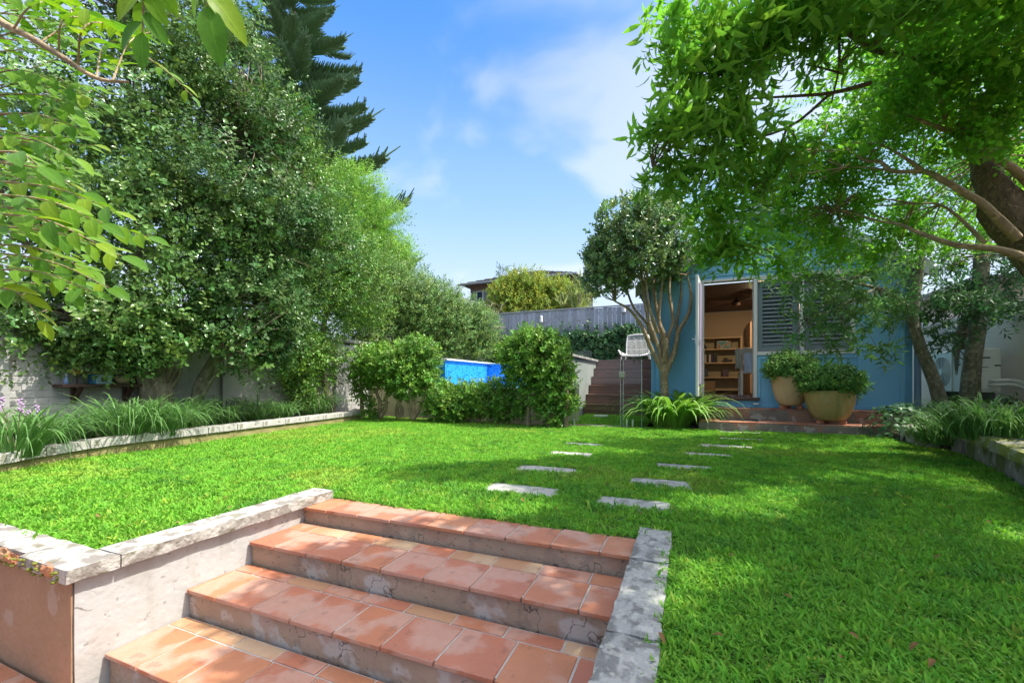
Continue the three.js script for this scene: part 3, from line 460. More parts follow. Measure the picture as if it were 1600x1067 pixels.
// ---------------------------------------------------------------- paling fence on its wall
{
  const FZ = -13.6, f = thing('paling_fence', 'weathered grey paling fence above the ivy covered wall', 'fence', V(-2.8, 2.2, FZ)); rng = maker(47);
  for (let k = 0; k < 62; k++) { const x = -6.9 + k * 0.142; part(f, 'paling', box(x, x + 0.136, 2.27 + rnd(-0.01, 0.01), 3.16 + rnd(-0.012, 0.012), FZ - 0.018, FZ + rnd(-0.003, 0.003), 0.003), pick(M.greyBoard)); }
  part(f, 'cap_rail', box(-6.9, 1.9, 3.175, 3.21, FZ - 0.05, FZ + 0.03, 0.005), M.greyBoard[0]);
  part(f, 'rail', merge([box(-6.9, 1.9, 2.45, 2.53, FZ - 0.07, FZ - 0.02, 0.004), box(-6.9, 1.9, 2.95, 3.03, FZ - 0.07, FZ - 0.02, 0.004)]), M.greyBoard[1]);
  const w = thing('masonry_wall', 'pale block wall under the paling fence, mostly hidden by ivy', 'wall', V(-2.8, 1.3, FZ)); part(w, 'wall_face', box(-7.6, 2.0, -0.3, 2.22, FZ - 0.2, FZ + 0.03, 0.01), M.greyRender);
  for (let k = 0; k < 20; k++) part(w, 'capping_stone', box(-7.4 + k * 0.47, -6.94 + k * 0.47, 2.221, 2.268, FZ - 0.22, FZ + 0.06, 0.012), M.kerb);
  for (const [px, py, label] of [[840, 497, 'small white lamp fixed high on the grey paling fence'], [980, 489, 'white wall lamp on the paling fence beside the round-headed tree']]) {
    const p = at(px, py, 13.9); p.z = FZ + 0.06; const l = thing('wall_lamp', label, 'lamp', p, null);
    part(l, 'lamp_body', new THREE.CylinderGeometry(0.05, 0.065, 0.17, 20).translate(p.x, p.y, p.z), M.white); part(l, 'cap', new THREE.SphereGeometry(0.05, 16, 8, 0, 6.3, 0, 1.57).translate(p.x, p.y + 0.085, p.z), M.white); part(l, 'bracket', box(p.x - 0.025, p.x + 0.025, p.y - 0.03, p.y + 0.03, FZ, p.z - 0.04, 0.003), M.white);
  }
}
// ---------------------------------------------------------------- right-hand boundary wall and planter
{
  const w = thing('boundary_wall', 'beige rendered boundary wall behind the air conditioner', 'wall', V(4.75, 0, -8));
  part(w, 'wall_face', box(4.6, 4.85, -0.4, 1.93, -14, -3.2, 0.01), M.beige); part(w, 'cap', box(4.56, 4.9, 1.931, 1.985, -14, -3.2, 0.008), M.beige);
  const pts = [[2.86, -6.3], [2.74, -6.15], [2.53, -5.23], [2.34, -4.47], [2.0, -3.0], [1.9, -1.4], [1.9, 0.4]], q = thing('stone_planter', 'mossy sandstone planter wall holding the grassy bed beside the lawn', 'planter wall', V(2.5, 0, -4.6)); rng = maker(53);
  for (let i = 1; i + 1 < pts.length; i++) { const [ax, az] = pts[i], [bx, bz] = pts[i + 1], L0 = Math.hypot(bx - ax, bz - az), n = Math.max(1, Math.round(L0 / 0.72)), ang = Math.atan2(bx - ax, bz - az);
    for (let k = 0; k < n; k++) { const t = (k + 0.5) / n, x = ax + (bx - ax) * t, z = az + (bz - az) * t, l = L0 / n / 2;
      const b = roughBox(0.03, 0.24, -0.2, 0.2, -l, l, 0.008, 200 + i * 9 + k, 0.05); b.rotateY(ang); b.translate(x, 0, z); part(q, 'base_stone', b, M.mossStone);
      const c = roughBox(-0.075, 0.3, 0.203, 0.31 + rnd(-0.01, 0.01), -l + 0.008, l - 0.008, 0.012, 240 + i * 9 + k, 0.04); c.rotateY(ang); c.translate(x, 0, z); part(q, 'cap_stone', c, M.mossCap); } }
  const e = roughBox(2.75, 4.5, -0.2, 0.2, -6.36, -6.17, 0.01, 290, 0.06); part(q, 'base_stone', e, M.mossStone); part(q, 'cap_stone', roughBox(2.72, 4.5, 0.203, 0.32, -6.4, -6.14, 0.014, 291, 0.05), M.mossCap);
  top('planter_soil', prism([[2.9, -6.2], [2.72, -5.2], [2.5, -4.4], [2.2, -3], [2.1, 0.4], [4.59, 0.4], [4.59, -6.2]], -0.3, 0.27), M.soil, 'soil of the planter beside the lawn', null, null, 'structure');
  top('side_bed', prism([[2.62, -7.1], [2.8, -6.4], [4.59, -6.4], [4.59, -12], [3.4, -12], [3.4, -8.6], [2.64, -8.6]], -0.3, 0.1), M.soil, 'shaded soil of the bed between planter and garden room', null, null, 'structure');
  const edge = roughBox(2.62, 2.82, -0.1, 0.24, -7.3, -6.6, 0.03, 300, 0.06); const rock = thing('edging_rock', 'mossy rock edging the shaded bed, half hidden by hanging leaves', 'rock', V(2.7, 0, -7)); part(rock, 'rock', edge, M.mossStone);
}

// ================================================================ THE GARDEN ROOM
const FZ0 = -8.75;            // its front
const fx = (px, py) => { const a = at(px, py, 1), t = FZ0 / a.z; return [a.x * t, EYE + (a.y - EYE) * t]; };
{
  const t = thing('terrace_steps', 'two broad worn brick steps along the front of the garden room', 'steps', V(1.4, 0, -8.2));
  part(t, 'step', roughBox(0.16, 2.78, -0.2, 0.14, -8.75, -7.74, 0.006, 71, 0.07), M.terraceNose);
  part(t, 'step', roughBox(0.33, 3.2, 0.1, 0.335, -8.755, -8.24, 0.006, 72, 0.07), M.terraceNose);
  rng = maker(61);
  for (let k = 0; k < 12; k++) { const g = new RoundedBoxGeometry(0.212, 0.014, 0.23, 1, 0.004); g.translate(0.28 + k * 0.218, 0.149, -7.87); part(t, 'tile', boxUV(g, rnd(4), rnd(4)), M.tiles[k % 3]); const h = new RoundedBoxGeometry(0.212, 0.014, 0.23, 1, 0.004); h.translate(0.28 + k * 0.218, 0.149, -8.105); part(t, 'tile', boxUV(h, rnd(4), rnd(4)), M.tiles[(k + 1) % 3]); const u = new RoundedBoxGeometry(0.212, 0.014, 0.23, 1, 0.004); u.translate(0.46 + k * 0.218, 0.344, -8.37); part(t, 'tile', boxUV(u, rnd(4), rnd(4)), M.tiles[(k + 2) % 3]); }
  const mat = thing('door_mat', 'dark ribbed rubber mat on the bottom terrace step by the door', 'door mat', V(0.75, 0.16, -8.1)); const ribs = []; for (let k = 0; k < 22; k++) ribs.push(box(0.5 + k * 0.026, 0.515 + k * 0.026, 0.158, 0.176, -8.2, -8.0, 0.002)); part(mat, 'base', box(0.49, 1.07, 0.157, 0.164, -8.21, -7.99, 0.002), M.shutter); part(mat, 'rib', merge(ribs), std([0.02, 0.02, 0.022], 0.8));
}
{
  const h = thing('garden_room', 'small blue gabled garden room with white framed door and shutters', 'garden room', V(1.3, 0, -10));
  const x0 = -0.67, x1 = 3.22, z = FZ0, zb = -12.2, dl = 0.275, dr = 1.085, sill = 0.545, head = 2.655, wl = 1.145, wr = 2.5, wb = 1.34, wt = 2.615, T = 0.12;
  part(h, 'front_wall', merge([box(x0, dl - 0.045, 0.1, 2.75, z - T, z, 0.004), box(wr + 0.07, x1, 0.1, 2.75, z - T, z, 0.004), box(dl - 0.044, wr + 0.069, head + 0.045, 2.75, z - T, z, 0.004), box(dr + 0.05, wr + 0.069, 0.1, wb - 0.06, z - T, z, 0.004), box(dl - 0.044, dr + 0.049, 0.1, sill - 0.05, z - T, z, 0.004)]), M.blue);
  part(h, 'side_wall', box(x0, x0 + T, 0.1, 2.75, zb, z - T - 0.001, 0), M.blue); part(h, 'side_wall', box(x1 - T, x1, 0.1, 2.75, zb, z - T - 0.001, 0), M.blue); part(h, 'back_wall', box(x0, x1, 0.1, 2.75, zb - T, zb - 0.001, 0), M.blue);
  const apex = 3.98, gs = new THREE.Shape([new THREE.Vector2(x0 - 0.02, 2.752), new THREE.Vector2(x1 + 0.02, 2.752), new THREE.Vector2((x0 + x1) / 2, apex)]);
  part(h, 'gable', boxUV(new THREE.ExtrudeGeometry(gs, { depth: T, bevelEnabled: false }).translate(0, 0, z - T)), M.blue);
  const trim = (a, b, c, d, p = 0.02) => box(a, b, c, d, z - 0.001, z + p, 0.003);
  for (const y of [2.76, 3.18]) part(h, 'batten', trim(x0 + 0.01 + (y > 3 ? 0.75 : 0), x1 - 0.01 - (y > 3 ? 0.75 : 0), y, y + 0.05, 0.014), M.blue);
  for (const x of [x0, wr + 0.1, x1 - 0.06]) part(h, 'batten', trim(x, x + 0.055, 0.3, 2.745, 0.016), M.blue);
  part(h, 'batten', trim(dr + 0.06, wr + 0.09, wb - 0.13, wb - 0.075, 0.016), M.blue); part(h, 'batten', trim(dr + 0.06, dr + 0.11, 0.38, wb - 0.131, 0.016), M.blue); part(h, 'batten', trim(x0, x1, 0.345, 0.40, 0.022), M.blue);
  const mid = (x0 + x1) / 2, slope = (apex - 2.75) / (x1 - mid);
  for (const s of [-1, 1]) {
    const e = s < 0 ? x0 - 0.28 : x1 + 0.28, ye = 2.75 - 0.28 * slope, prof = (up, th) => { const q = new THREE.Shape([new THREE.Vector2(mid, apex + up), new THREE.Vector2(e, ye + up), new THREE.Vector2(e, ye + up + th), new THREE.Vector2(mid, apex + up + th)]); return q; };
    part(h, 'roof', boxUV(new THREE.ExtrudeGeometry(prof(0.03, 0.07), { depth: 3.92, bevelEnabled: false }).translate(0, 0, zb - 0.3)), M.roof);
    part(h, 'barge_board', boxUV(new THREE.ExtrudeGeometry(prof(-0.13, 0.22), { depth: 0.03, bevelEnabled: false }).translate(0, 0, z + 0.141)), M.fascia);
    part(h, 'soffit', boxUV(new THREE.ExtrudeGeometry(prof(-0.02, 0.045), { depth: 0.136, bevelEnabled: false }).translate(0, 0, z + 0.003)), M.shutter);
  }
  // door and window frames
  const fr = (a, b, c, d) => box(a, b, c, d, z - T - 0.01, z + 0.03, 0.004);
  const df = part(h, 'door_frame', merge([fr(dl - 0.045, dl, sill - 0.02, head), fr(dr, dr + 0.055, sill - 0.05, head), fr(dl - 0.045, wr + 0.068, head + 0.001, head + 0.045)]), M.white);
  sub(df, 'threshold', box(dl - 0.05, dr + 0.09, sill - 0.075, sill - 0.021, z - T - 0.02, z + 0.09, 0.008), M.darkWood); sub(df, 'bracket', box(dr - 0.02, dr + 0.075, sill - 0.15, sill - 0.12, z + 0.02, z + 0.1, 0.008), M.steel);
  const wf = part(h, 'window_frame', merge([fr(dr + 0.056, wl, wb - 0.061, head), fr(wr, wr + 0.068, wb - 0.061, head), fr(wl + 0.001, wr - 0.001, wb - 0.06, wb), fr(wl + 0.001, wr - 0.001, wt, head), fr(1.795, 1.85, wb + 0.001, wt - 0.001)]), M.white);
  for (const [a, b] of [[wl + 0.008, 1.787], [1.858, wr - 0.008]]) {
    const sh = part(h, 'shutter', merge([box(a, a + 0.08, wb + 0.01, wt - 0.01, z - 0.07, z - 0.02, 0.003), box(b - 0.1, b, wb + 0.01, wt - 0.01, z - 0.07, z - 0.02, 0.003), box(a + 0.081, b - 0.101, wb + 0.01, wb + 0.11, z - 0.07, z - 0.02, 0.003), box(a + 0.081, b - 0.101, wt - 0.11, wt - 0.01, z - 0.07, z - 0.02, 0.003), box(a + 0.081, b - 0.101, wb + 0.1, wt - 0.1, z - 0.11, z - 0.1, 0)]), M.shutter);
    const n = 15; for (let k = 0; k < n; k++) { const g = new RoundedBoxGeometry(b - a - 0.185, 0.085, 0.011, 1, 0.003); g.rotateX(-0.75); g.translate((a + 0.08 + b - 0.1) / 2, wb + 0.15 + k * (wt - wb - 0.29) / (n - 1), z - 0.045); sub(sh, 'louvre_slat', boxUV(g), M.shutter); }
  }
  // open door leaf, swung outwards and seen almost edge on
  const dz0 = z + 0.03, dz1 = z + 0.83, dx = 0.215, leaf = (a, b, c, d, n = 0.02) => { const g = box(dx - n, dx + n, a, b, c, d, 0.004); g.translate(-dx, 0, -dz0); g.rotateY(-0.10); g.translate(dx, 0, dz0); return g; };
  const dm = part(h, 'door', merge([leaf(sill + 0.01, head - 0.02, dz0, dz0 + 0.1), leaf(sill + 0.01, head - 0.02, dz1 - 0.1, dz1), leaf(head - 0.12, head - 0.02, dz0 + 0.101, dz1 - 0.101), leaf(sill + 0.01, sill + 0.2, dz0 + 0.101, dz1 - 0.101)]), M.white);
  sub(dm, 'door_pane', leaf(sill + 0.2, head - 0.12, dz0 + 0.1, dz1 - 0.1, 0.003), M.windowGlass);
  const cur = []; for (let k = 0; k < 7; k++) cur.push(leaf(sill + 0.22, head - 0.14, dz0 + 0.12 + k * 0.085, dz0 + 0.19 + k * 0.085, 0.012).translate(0.03 + (k % 2) * 0.008, 0, 0)); sub(dm, 'curtain', merge(cur), std([0.42, 0.38, 0.5], 0.9));
  for (const s of [-1, 1]) sub(dm, 'handle', merge([leaf(sill + 0.92, sill + 1.06, dz1 - 0.075, dz1 - 0.035, 0.005).translate(s * 0.026, 0, 0), leaf(sill + 0.985, sill + 1.003, dz1 - 0.16, dz1 - 0.04, 0.009).translate(s * 0.07, 0, 0), leaf(sill + 0.985, sill + 1.003, dz1 - 0.064, dz1 - 0.046, 0.022).translate(s * 0.045, 0, 0)]), M.steel);
  // inside
  part(h, 'floor', box(x0 + T + 0.001, x1 - T - 0.001, sill - 0.06, sill - 0.022, zb + 0.001, z - T - 0.021, 0), M.darkWood);
  const innerM = std([0.46, 0.36, 0.26], 0.9); part(h, 'inner_lining', merge([box(x0 + T + 0.001, x1 - T - 0.001, sill - 0.02, 2.6, zb + 0.001, zb + 0.02, 0), box(x0 + T + 0.001, x0 + T + 0.02, sill - 0.02, 2.6, zb + 0.021, z - T - 0.03, 0), box(x1 - T - 0.02, x1 - T - 0.001, sill - 0.02, 2.6, zb + 0.021, z - T - 0.03, 0)]), innerM);
  for (let k = 0; k < 14; k++) part(h, 'ceiling_board', box(x0 + T + 0.002, x1 - T - 0.002, 2.61, 2.635, zb + 0.02 + k * 0.238, zb + 0.25 + k * 0.238, 0.004), M.darkWood);
  part(h, 'downpipe', tube([V(-0.53, 2.6, z + 0.06), V(-0.53, 0.1, z + 0.06)], [0.04], 12, 2), M.blue); part(h, 'downpipe', tube([V(3.42, 2.6, z - 0.1), V(3.42, 0.05, z - 0.1)], [0.045], 12, 2), std([0.16, 0.24, 0.31], 0.5)); part(h, 'side_recess', box(3.225, 3.38, 0.05, 2.6, z - 0.3, z - 0.16, 0.004), M.blue);
  part(h, 'gutter', tube([V(x1 + 0.33, 2.58, z + 0.1), V(x1 + 0.33, 2.58, zb - 0.2)], [0.06], 10, 2), M.fascia);

  // furniture seen through the door
  const sz = zb + 0.05, pine = std([0.55, 0.4, 0.25], 0.6);
  const bk = thing('bookshelf', 'tall pale timber bookshelf on the back wall inside the garden room', 'bookshelf', V(0.5, sill, sz));
  part(bk, 'back_panel', box(-0.2, 1.19, sill, 1.95, sz, sz + 0.012, 0), std([0.34, 0.29, 0.19], 0.8));
  for (const x of [-0.22, 1.19]) part(bk, 'side_panel', box(x, x + 0.045, sill, 1.95, sz, sz + 0.3, 0.003), pine); for (const y of [0.62, 0.93, 1.295, 1.64, 1.925]) part(bk, 'shelf', box(-0.174, 1.189, y - 0.03, y, sz + 0.013, sz + 0.3, 0.003), pine);
  rng = maker(67);
  const book = (x, y, hgt, w, rgb, label) => { const b = thing('book', label, 'book', V(x, y, sz + 0.15)); part(b, 'cover', box(x, x + w, y + 0.002, y + hgt, sz + 0.06, sz + 0.24, 0.003), std(rgb, 0.6)); part(b, 'pages', box(x + 0.004, x + w - 0.004, y + 0.006, y + hgt + 0.001, sz + 0.065, sz + 0.237, 0), std([0.6, 0.55, 0.45], 0.9)); };
  [['thin grey book first in the row on the middle shelf', [0.2, 0.2, 0.2]], ['pale spined book in the row on the middle shelf', [0.5, 0.45, 0.4]], ['black book in the row on the middle shelf', [0.03, 0.03, 0.035]], ['cream book squeezed in the row on the middle shelf', [0.55, 0.5, 0.42]], ['dark blue book near the end of the row on the middle shelf', [0.03, 0.03, 0.09]], ['thick black book ending the row on the middle shelf', [0.02, 0.02, 0.025]]].forEach(([label, rgb], i) => book(0.33 + i * 0.052, 1.296, 0.2 + rnd(-0.02, 0.03), i === 5 ? 0.09 : 0.044, rgb, label + ' of the bookshelf'));
  const pf = (x, y, w, hgt, rgb, label, tone) => { const b = thing('picture_frame', label, 'picture', V(x, y, sz + 0.1)); part(b, 'frame', box(x, x + w, y + 0.001, y + hgt, sz + 0.1, sz + 0.125, 0.004), std(tone, 0.5)); part(b, 'picture', box(x + 0.015, x + w - 0.015, y + 0.015, y + hgt - 0.015, sz + 0.1255, sz + 0.128, 0), rgb); };
  pf(0.66, 1.641, 0.34, 0.22, patchy(128, 0.3, (u, v) => { const n = fbm(u, v, 5, 6, 4); return n > 0.52 ? [0.05, 0.25, 0.3] : n > 0.45 ? [0.5, 0.5, 0.42] : [0.3, 0.14, 0.06]; }, 0.5, 0), 'wide teal painting standing on the top shelf of the bookshelf', [0.05, 0.05, 0.05]);
  pf(0.3, 0.931, 0.17, 0.22, std([0.06, 0.055, 0.05], 0.3), 'dark framed picture standing on the lower shelf of the bookshelf', [0.02, 0.02, 0.02]); pf(0.8, 0.931, 0.14, 0.19, std([0.12, 0.07, 0.08], 0.3), 'small framed picture behind the jacket on the lower bookshelf shelf', [0.03, 0.03, 0.03]);
  const orn = thing('ornament', 'small black sailing boat ornament on the top shelf of the bookshelf', 'ornament', V(0.36, 1.64, sz + 0.15)); part(orn, 'hull', (() => { const g = new THREE.SphereGeometry(0.09, 16, 8, 0, 6.3, 1.57, 1.57); g.scale(1, 0.5, 0.4); g.translate(0.36, 1.69, sz + 0.16); return boxUV(g); })(), std([0.02, 0.02, 0.02], 0.5)); part(orn, 'sail', boxUV(new THREE.ConeGeometry(0.06, 0.12, 4).translate(0.37, 1.75, sz + 0.16)), std([0.03, 0.03, 0.03], 0.6));
  const shoe = thing('camera_case', 'dark leather case lying on the middle shelf of the bookshelf', 'case', V(0.9, 1.296, sz + 0.15)); part(shoe, 'body', boxUV(new RoundedBoxGeometry(0.2, 0.075, 0.1, 3, 0.03).translate(0.92, 1.335, sz + 0.16)), std([0.03, 0.02, 0.02], 0.4)); part(shoe, 'flap', boxUV(new RoundedBoxGeometry(0.09, 0.05, 0.1, 3, 0.02).translate(0.87, 1.385, sz + 0.16)), std([0.03, 0.02, 0.02], 0.4));
  const cz = -9.75, ch = thing('wooden_chair', 'white wooden chair just inside the door with clothes over its back', 'chair', V(1.13, sill, cz)); const cw = std([0.62, 0.58, 0.5], 0.5);
  for (const [x, zz, y1] of [[0.98, cz + 0.2, 1.43], [1.32, cz + 0.2, 1.43], [0.98, cz - 0.2, 1.0], [1.32, cz - 0.2, 1.0]]) part(ch, 'leg', box(x - 0.022, x + 0.022, sill - 0.02, y1, zz - 0.022, zz + 0.022, 0.005), cw);
  part(ch, 'seat', box(0.95, 1.35, 0.97, 1.01, cz - 0.23, cz + 0.175, 0.008), cw); for (const y of [1.39, 1.2]) part(ch, 'back_rail', box(1.003, 1.297, y - 0.04, y + 0.03, cz + 0.185, cz + 0.215, 0.005), cw);
  const drape = (x0d, x1d, yt, yb, off, amp) => { const g = new THREE.PlaneGeometry(x1d - x0d, yt - yb, 14, 18), p = g.attributes.position; for (let i = 0; i < p.count; i++) { const u = p.getX(i) / (x1d - x0d) + 0.5, v = p.getY(i) / (yt - yb) + 0.5; p.setXYZ(i, x0d + (x1d - x0d) * (u + 0.06 * Math.sin(v * 5) * (1 - v)), yb + (yt - yb) * v + 0.02 * Math.sin(u * 5), cz + 0.235 + off + amp * Math.sin(u * 17 + v * 3) * (1.2 - v) - 0.03 * Math.pow(v, 8)); } g.computeVertexNormals(); return boxUV(g); };
  const sweater = thing('shirt', 'pale blue shirt hanging over the back of the white chair', 'shirt', V(1.2, 1.4, cz + 0.24)); part(sweater, 'body', drape(1.01, 1.3, 1.44, 0.98, 0.015, 0.012), Object.assign(std([0.42, 0.5, 0.66], 0.95), { side: THREE.DoubleSide }));
  const jacket = thing('jacket', 'grey jacket draped over the white chair with a sleeve hanging', 'jacket', V(0.95, 1.4, cz + 0.24)); const jm = Object.assign(std([0.36, 0.36, 0.3], 0.95), { side: THREE.DoubleSide }); part(jacket, 'sleeve', drape(0.86, 1.0, 1.45, 1.06, 0.0, 0.02), jm); part(jacket, 'body', merge([drape(0.95, 1.36, 1.46, 1.36, 0.02, 0.01), drape(1.27, 1.4, 1.44, 0.9, 0.005, 0.018)]), jm);
  const cupb = thing('cupboard', 'tan storage box standing under the lowest shelf of the bookshelf', 'box', V(0.4, sill, sz + 0.3)); part(cupb, 'body', box(0.16, 0.62, sill, 0.79, sz + 0.05, sz + 0.34, 0.006), std([0.3, 0.2, 0.11], 0.7)); part(cupb, 'lid', box(0.15, 0.63, 0.791, 0.825, sz + 0.04, sz + 0.35, 0.006), std([0.34, 0.23, 0.13], 0.7));
  const door2 = thing('inner_door', 'pinkish inner door standing ajar beside the bookshelf', 'door', V(1.4, sill, -11)); part(door2, 'panel', box(1.32, 1.36, sill, 2.2, -11.9, -11.2, 0.005), std([0.62, 0.42, 0.28], 0.6)); part(door2, 'knob', new THREE.SphereGeometry(0.03, 16, 10).translate(1.3, 1.3, -11.3), M.steel);
  const rug = thing('rug', 'dark patterned rug inside the garden room door', 'rug', V(0.7, sill, -9.4)); part(rug, 'rug', box(0.3, 1.07, sill - 0.021, sill - 0.008, -9.9, -8.95, 0.003), patchy(128, 0.25, (u, v) => fbm(u, v, 12, 5, 2) > 0.54 ? [0.3, 0.28, 0.27] : [0.02, 0.02, 0.03], 0.95, 0.002));
  const fan = thing('ceiling_fan', 'dark ceiling fan under the boarded ceiling of the garden room', 'ceiling fan', V(0.95, 2.5, -10.3)); part(fan, 'motor', lathe([[0, -0.06], [0.08, -0.05], [0.09, 0.03], [0.02, 0.06], [0.02, 0.11], [0, 0.11]], 24).translate(0.95, 2.5, -10.3), M.darkWood);
  for (let k = 0; k < 4; k++) { const g = box(0.1, 0.6, -0.008, 0.004, -0.06, 0.06, 0.004); g.rotateX(0.2); g.rotateY(k * 1.571 + 0.5); g.translate(0.95, 2.51, -10.3); part(fan, 'blade', g, M.darkWood); }
  const lp = V(1.36, 2.4, -10.2), lamp = thing('ceiling_lamp', 'small lit spot lamp under the ceiling inside the door', 'lamp', lp); part(lamp, 'stem', tube([lp.clone().setY(2.61), lp], [0.012], 8, 2), M.steel); part(lamp, 'lamp_shade', lathe([[0.03, 0.05], [0.06, -0.02]], 24).translate(lp.x, lp.y, lp.z), Object.assign(std([0.7, 0.66, 0.6], 0.4), { side: THREE.DoubleSide }));
  const bulb = new THREE.MeshStandardMaterial({ color: 0xffffff, emissive: new THREE.Color(1, 0.75, 0.45), emissiveIntensity: 4 }); part(lamp, 'bulb', new THREE.SphereGeometry(0.035, 16, 12).translate(lp.x, lp.y - 0.02, lp.z), bulb);
  const pl = new THREE.PointLight(new THREE.Color(1, 0.72, 0.42), 1.1); pl.position.set(lp.x, lp.y - 0.02, lp.z); pl.castShadow = true; pl.shadow.radius = 1.5; scene.add(pl);
}
// ---------------------------------------------------------------- glazed pots with clipped box plants
function potPlant(label, base, r, h, k, tilt) {
  const t = thing('plant_pot', label, 'potted plant', base), y = base.y + 0.055, pr = [[0, 0.0], [0.5 * r, 0.0], [0.6 * r, 0.02], [0.78 * r, h * 0.22], [0.93 * r, h * 0.55], [0.985 * r, h * 0.85], [r, h * 0.97], [0.99 * r, h], [0.93 * r, h], [0.9 * r, h * 0.9], [0, h * 0.86]];
  const g = lathe(pr, 56); { const uv = g.attributes.uv; for (let i = 0; i < uv.count; i++) uv.setXY(i, uv.getX(i) * r * 6.28, uv.getY(i) * h * 1.6); } g.translate(base.x, y, base.z); const body = part(t, 'pot', g, M.pot(k));
  sub(body, 'soil', new THREE.CylinderGeometry(0.9 * r, 0.88 * r, 0.02, 32).translate(base.x, y + h * 0.89, base.z), M.soil);
  for (let i = 0; i < 3; i++) { const a = i * 2.09 + 0.5; const f = box(-0.045, 0.045, 0, 0.056, -0.035, 0.035, 0.01); f.rotateY(-a); f.translate(base.x + Math.cos(a) * r * 0.5, base.y + 0.001, base.z + Math.sin(a) * r * 0.5); part(t, 'pot_foot', f, M.terracotta); }
  rng = maker(700 + k); const c = V(base.x, y + h + 0.08, base.z), sp = [0, 1, 2].map(() => spray(9, 0.045, 0.024, 0.11, { seg: 2, fold: 0.2 }));
  const stems = []; for (let i = 0; i < 9; i++) { const a = rnd(6.28), q = rnd(0.1, 0.7) * r; stems.push(tube([V(c.x + Math.cos(a) * q * 0.3, y + h * 0.8, c.z + Math.sin(a) * q * 0.3), V(c.x + Math.cos(a) * q, y + h + 0.15, c.z + Math.sin(a) * q)], [0.009, 0.004], 5, 3)); } part(t, 'stem', merge(stems), M.twig);
  foliage(t, 'leaves', places([{ c: c.clone().setY(c.y + 0.06), r: [r * 1.18, 0.21, r * 1.12], n: 900 }, { c: c.clone().setY(c.y - 0.02), r: [r * 1.1, 0.15, r * 1.05], n: 500 }], { shell: 0.3, gap: 0.35, cell: 0.12, lump: 0.25 }), sp, k ? tint(L.bright, [0.124, 0.281, 0.049]) : tint(L.bright, [0.165, 0.330, 0.066]), { out: 0.9, up: 0.5, wild: 0.6, vary: 0.35 });
}
potPlant('tan weathered pot of clipped box standing on the upper terrace step', V(1.60, 0.352, -8.47), 0.285, 0.5, 0);
potPlant('green glazed pot of clipped box standing on the lower terrace step', V(2.03, 0.156, -8.0), 0.335, 0.46, 1);

// ---------------------------------------------------------------- air conditioner
{
  const u = thing('air_conditioner', 'white outdoor air conditioner unit with round fan grille behind the two trunks', 'air conditioner', V(4.14, 0.1, -9.16));
  const W = 0.93, H = 0.67, D = 0.39, place = (g) => { g.rotateY(-Math.PI / 2); g.translate(3.95, 0.64, -9.63); return g; }, casing = std([0.62, 0.62, 0.55], 0.5), dark = std([0.03, 0.03, 0.03], 0.7), end = W + 0.001;
  const body = part(u, 'casing', place(box(0, W, 0, H, -D, 0, 0.02)), casing); sub(body, 'front_panel', place(box(0.012, 0.56, 0.012, H - 0.015, 0.0, 0.022, 0.02)), casing);
  sub(body, 'fan_opening', place(boxUV(new THREE.CylinderGeometry(0.25, 0.25, 0.006, 48).rotateX(Math.PI / 2).translate(0.28, 0.33, 0.024))), dark); const rings = []; for (let k = 1; k <= 8; k++) rings.push(new THREE.TorusGeometry(0.031 * k, 0.007, 6, 48).translate(0.28, 0.33, 0.03)); for (let k = 0; k < 8; k++) { const g = box(0.05, 0.25, -0.004, 0.004, 0.024, 0.032, 0); g.rotateZ(k * Math.PI / 4); g.translate(0.28, 0.33, 0); rings.push(g); }
  sub(body, 'grille', place(merge(rings)), casing); sub(body, 'hub', place(boxUV(new THREE.CylinderGeometry(0.055, 0.055, 0.016, 28).rotateX(Math.PI / 2).translate(0.28, 0.33, 0.036))), casing);
  sub(body, 'emblem', place(boxUV(new THREE.ExtrudeGeometry(new THREE.Shape([new THREE.Vector2(0.63, 0.47), new THREE.Vector2(0.75, 0.47), new THREE.Vector2(0.70, 0.57)]), { depth: 0.002, bevelEnabled: false }).translate(0, 0, 0.001))), std([0.05, 0.25, 0.5], 0.5)); sub(body, 'lettering', place(merge([0, 1, 2, 3, 4, 5].map((k) => box(0.62 + k * 0.025, 0.638 + k * 0.025, 0.42, 0.447, 0.001, 0.003, 0)))), dark);
  sub(body, 'service_cover', place(box(end, W + 0.02, 0.05, 0.3, -0.33, -0.13, 0.01)), casing); sub(body, 'pipe_cover', place(box(end, W + 0.05, 0.02, 0.26, -0.125, -0.02, 0.02)), casing); sub(body, 'side_panel', place(box(end, W + 0.008, 0.32, 0.58, -0.3, -0.02, 0.006)), casing); sub(body, 'slot', place(merge([box(W + 0.0085, W + 0.011, 0.52, 0.54, -0.26, -0.06, 0), box(W + 0.0085, W + 0.011, 0.38, 0.39, -0.24, -0.09, 0), box(end, W + 0.004, 0.4, 0.42, -0.38, -0.31, 0)])), dark);
  for (const x of [0.1, 0.75]) part(u, 'foot', place(box(x, x + 0.08, -0.54, -0.002, -D + 0.02, -0.02, 0.005)), std([0.1, 0.1, 0.1], 0.6));
  for (const q of [0, 0.06]) part(u, 'pipe', tube([V(4.2, 0.82 - q, -8.69), V(4.24, 0.82 - q, -8.6), V(4.42, 0.82 - q, -8.58), V(4.55, 0.7 - q, -8.58), V(4.57, 0.2, -8.58)], [0.026], 10, 16), M.white);
}
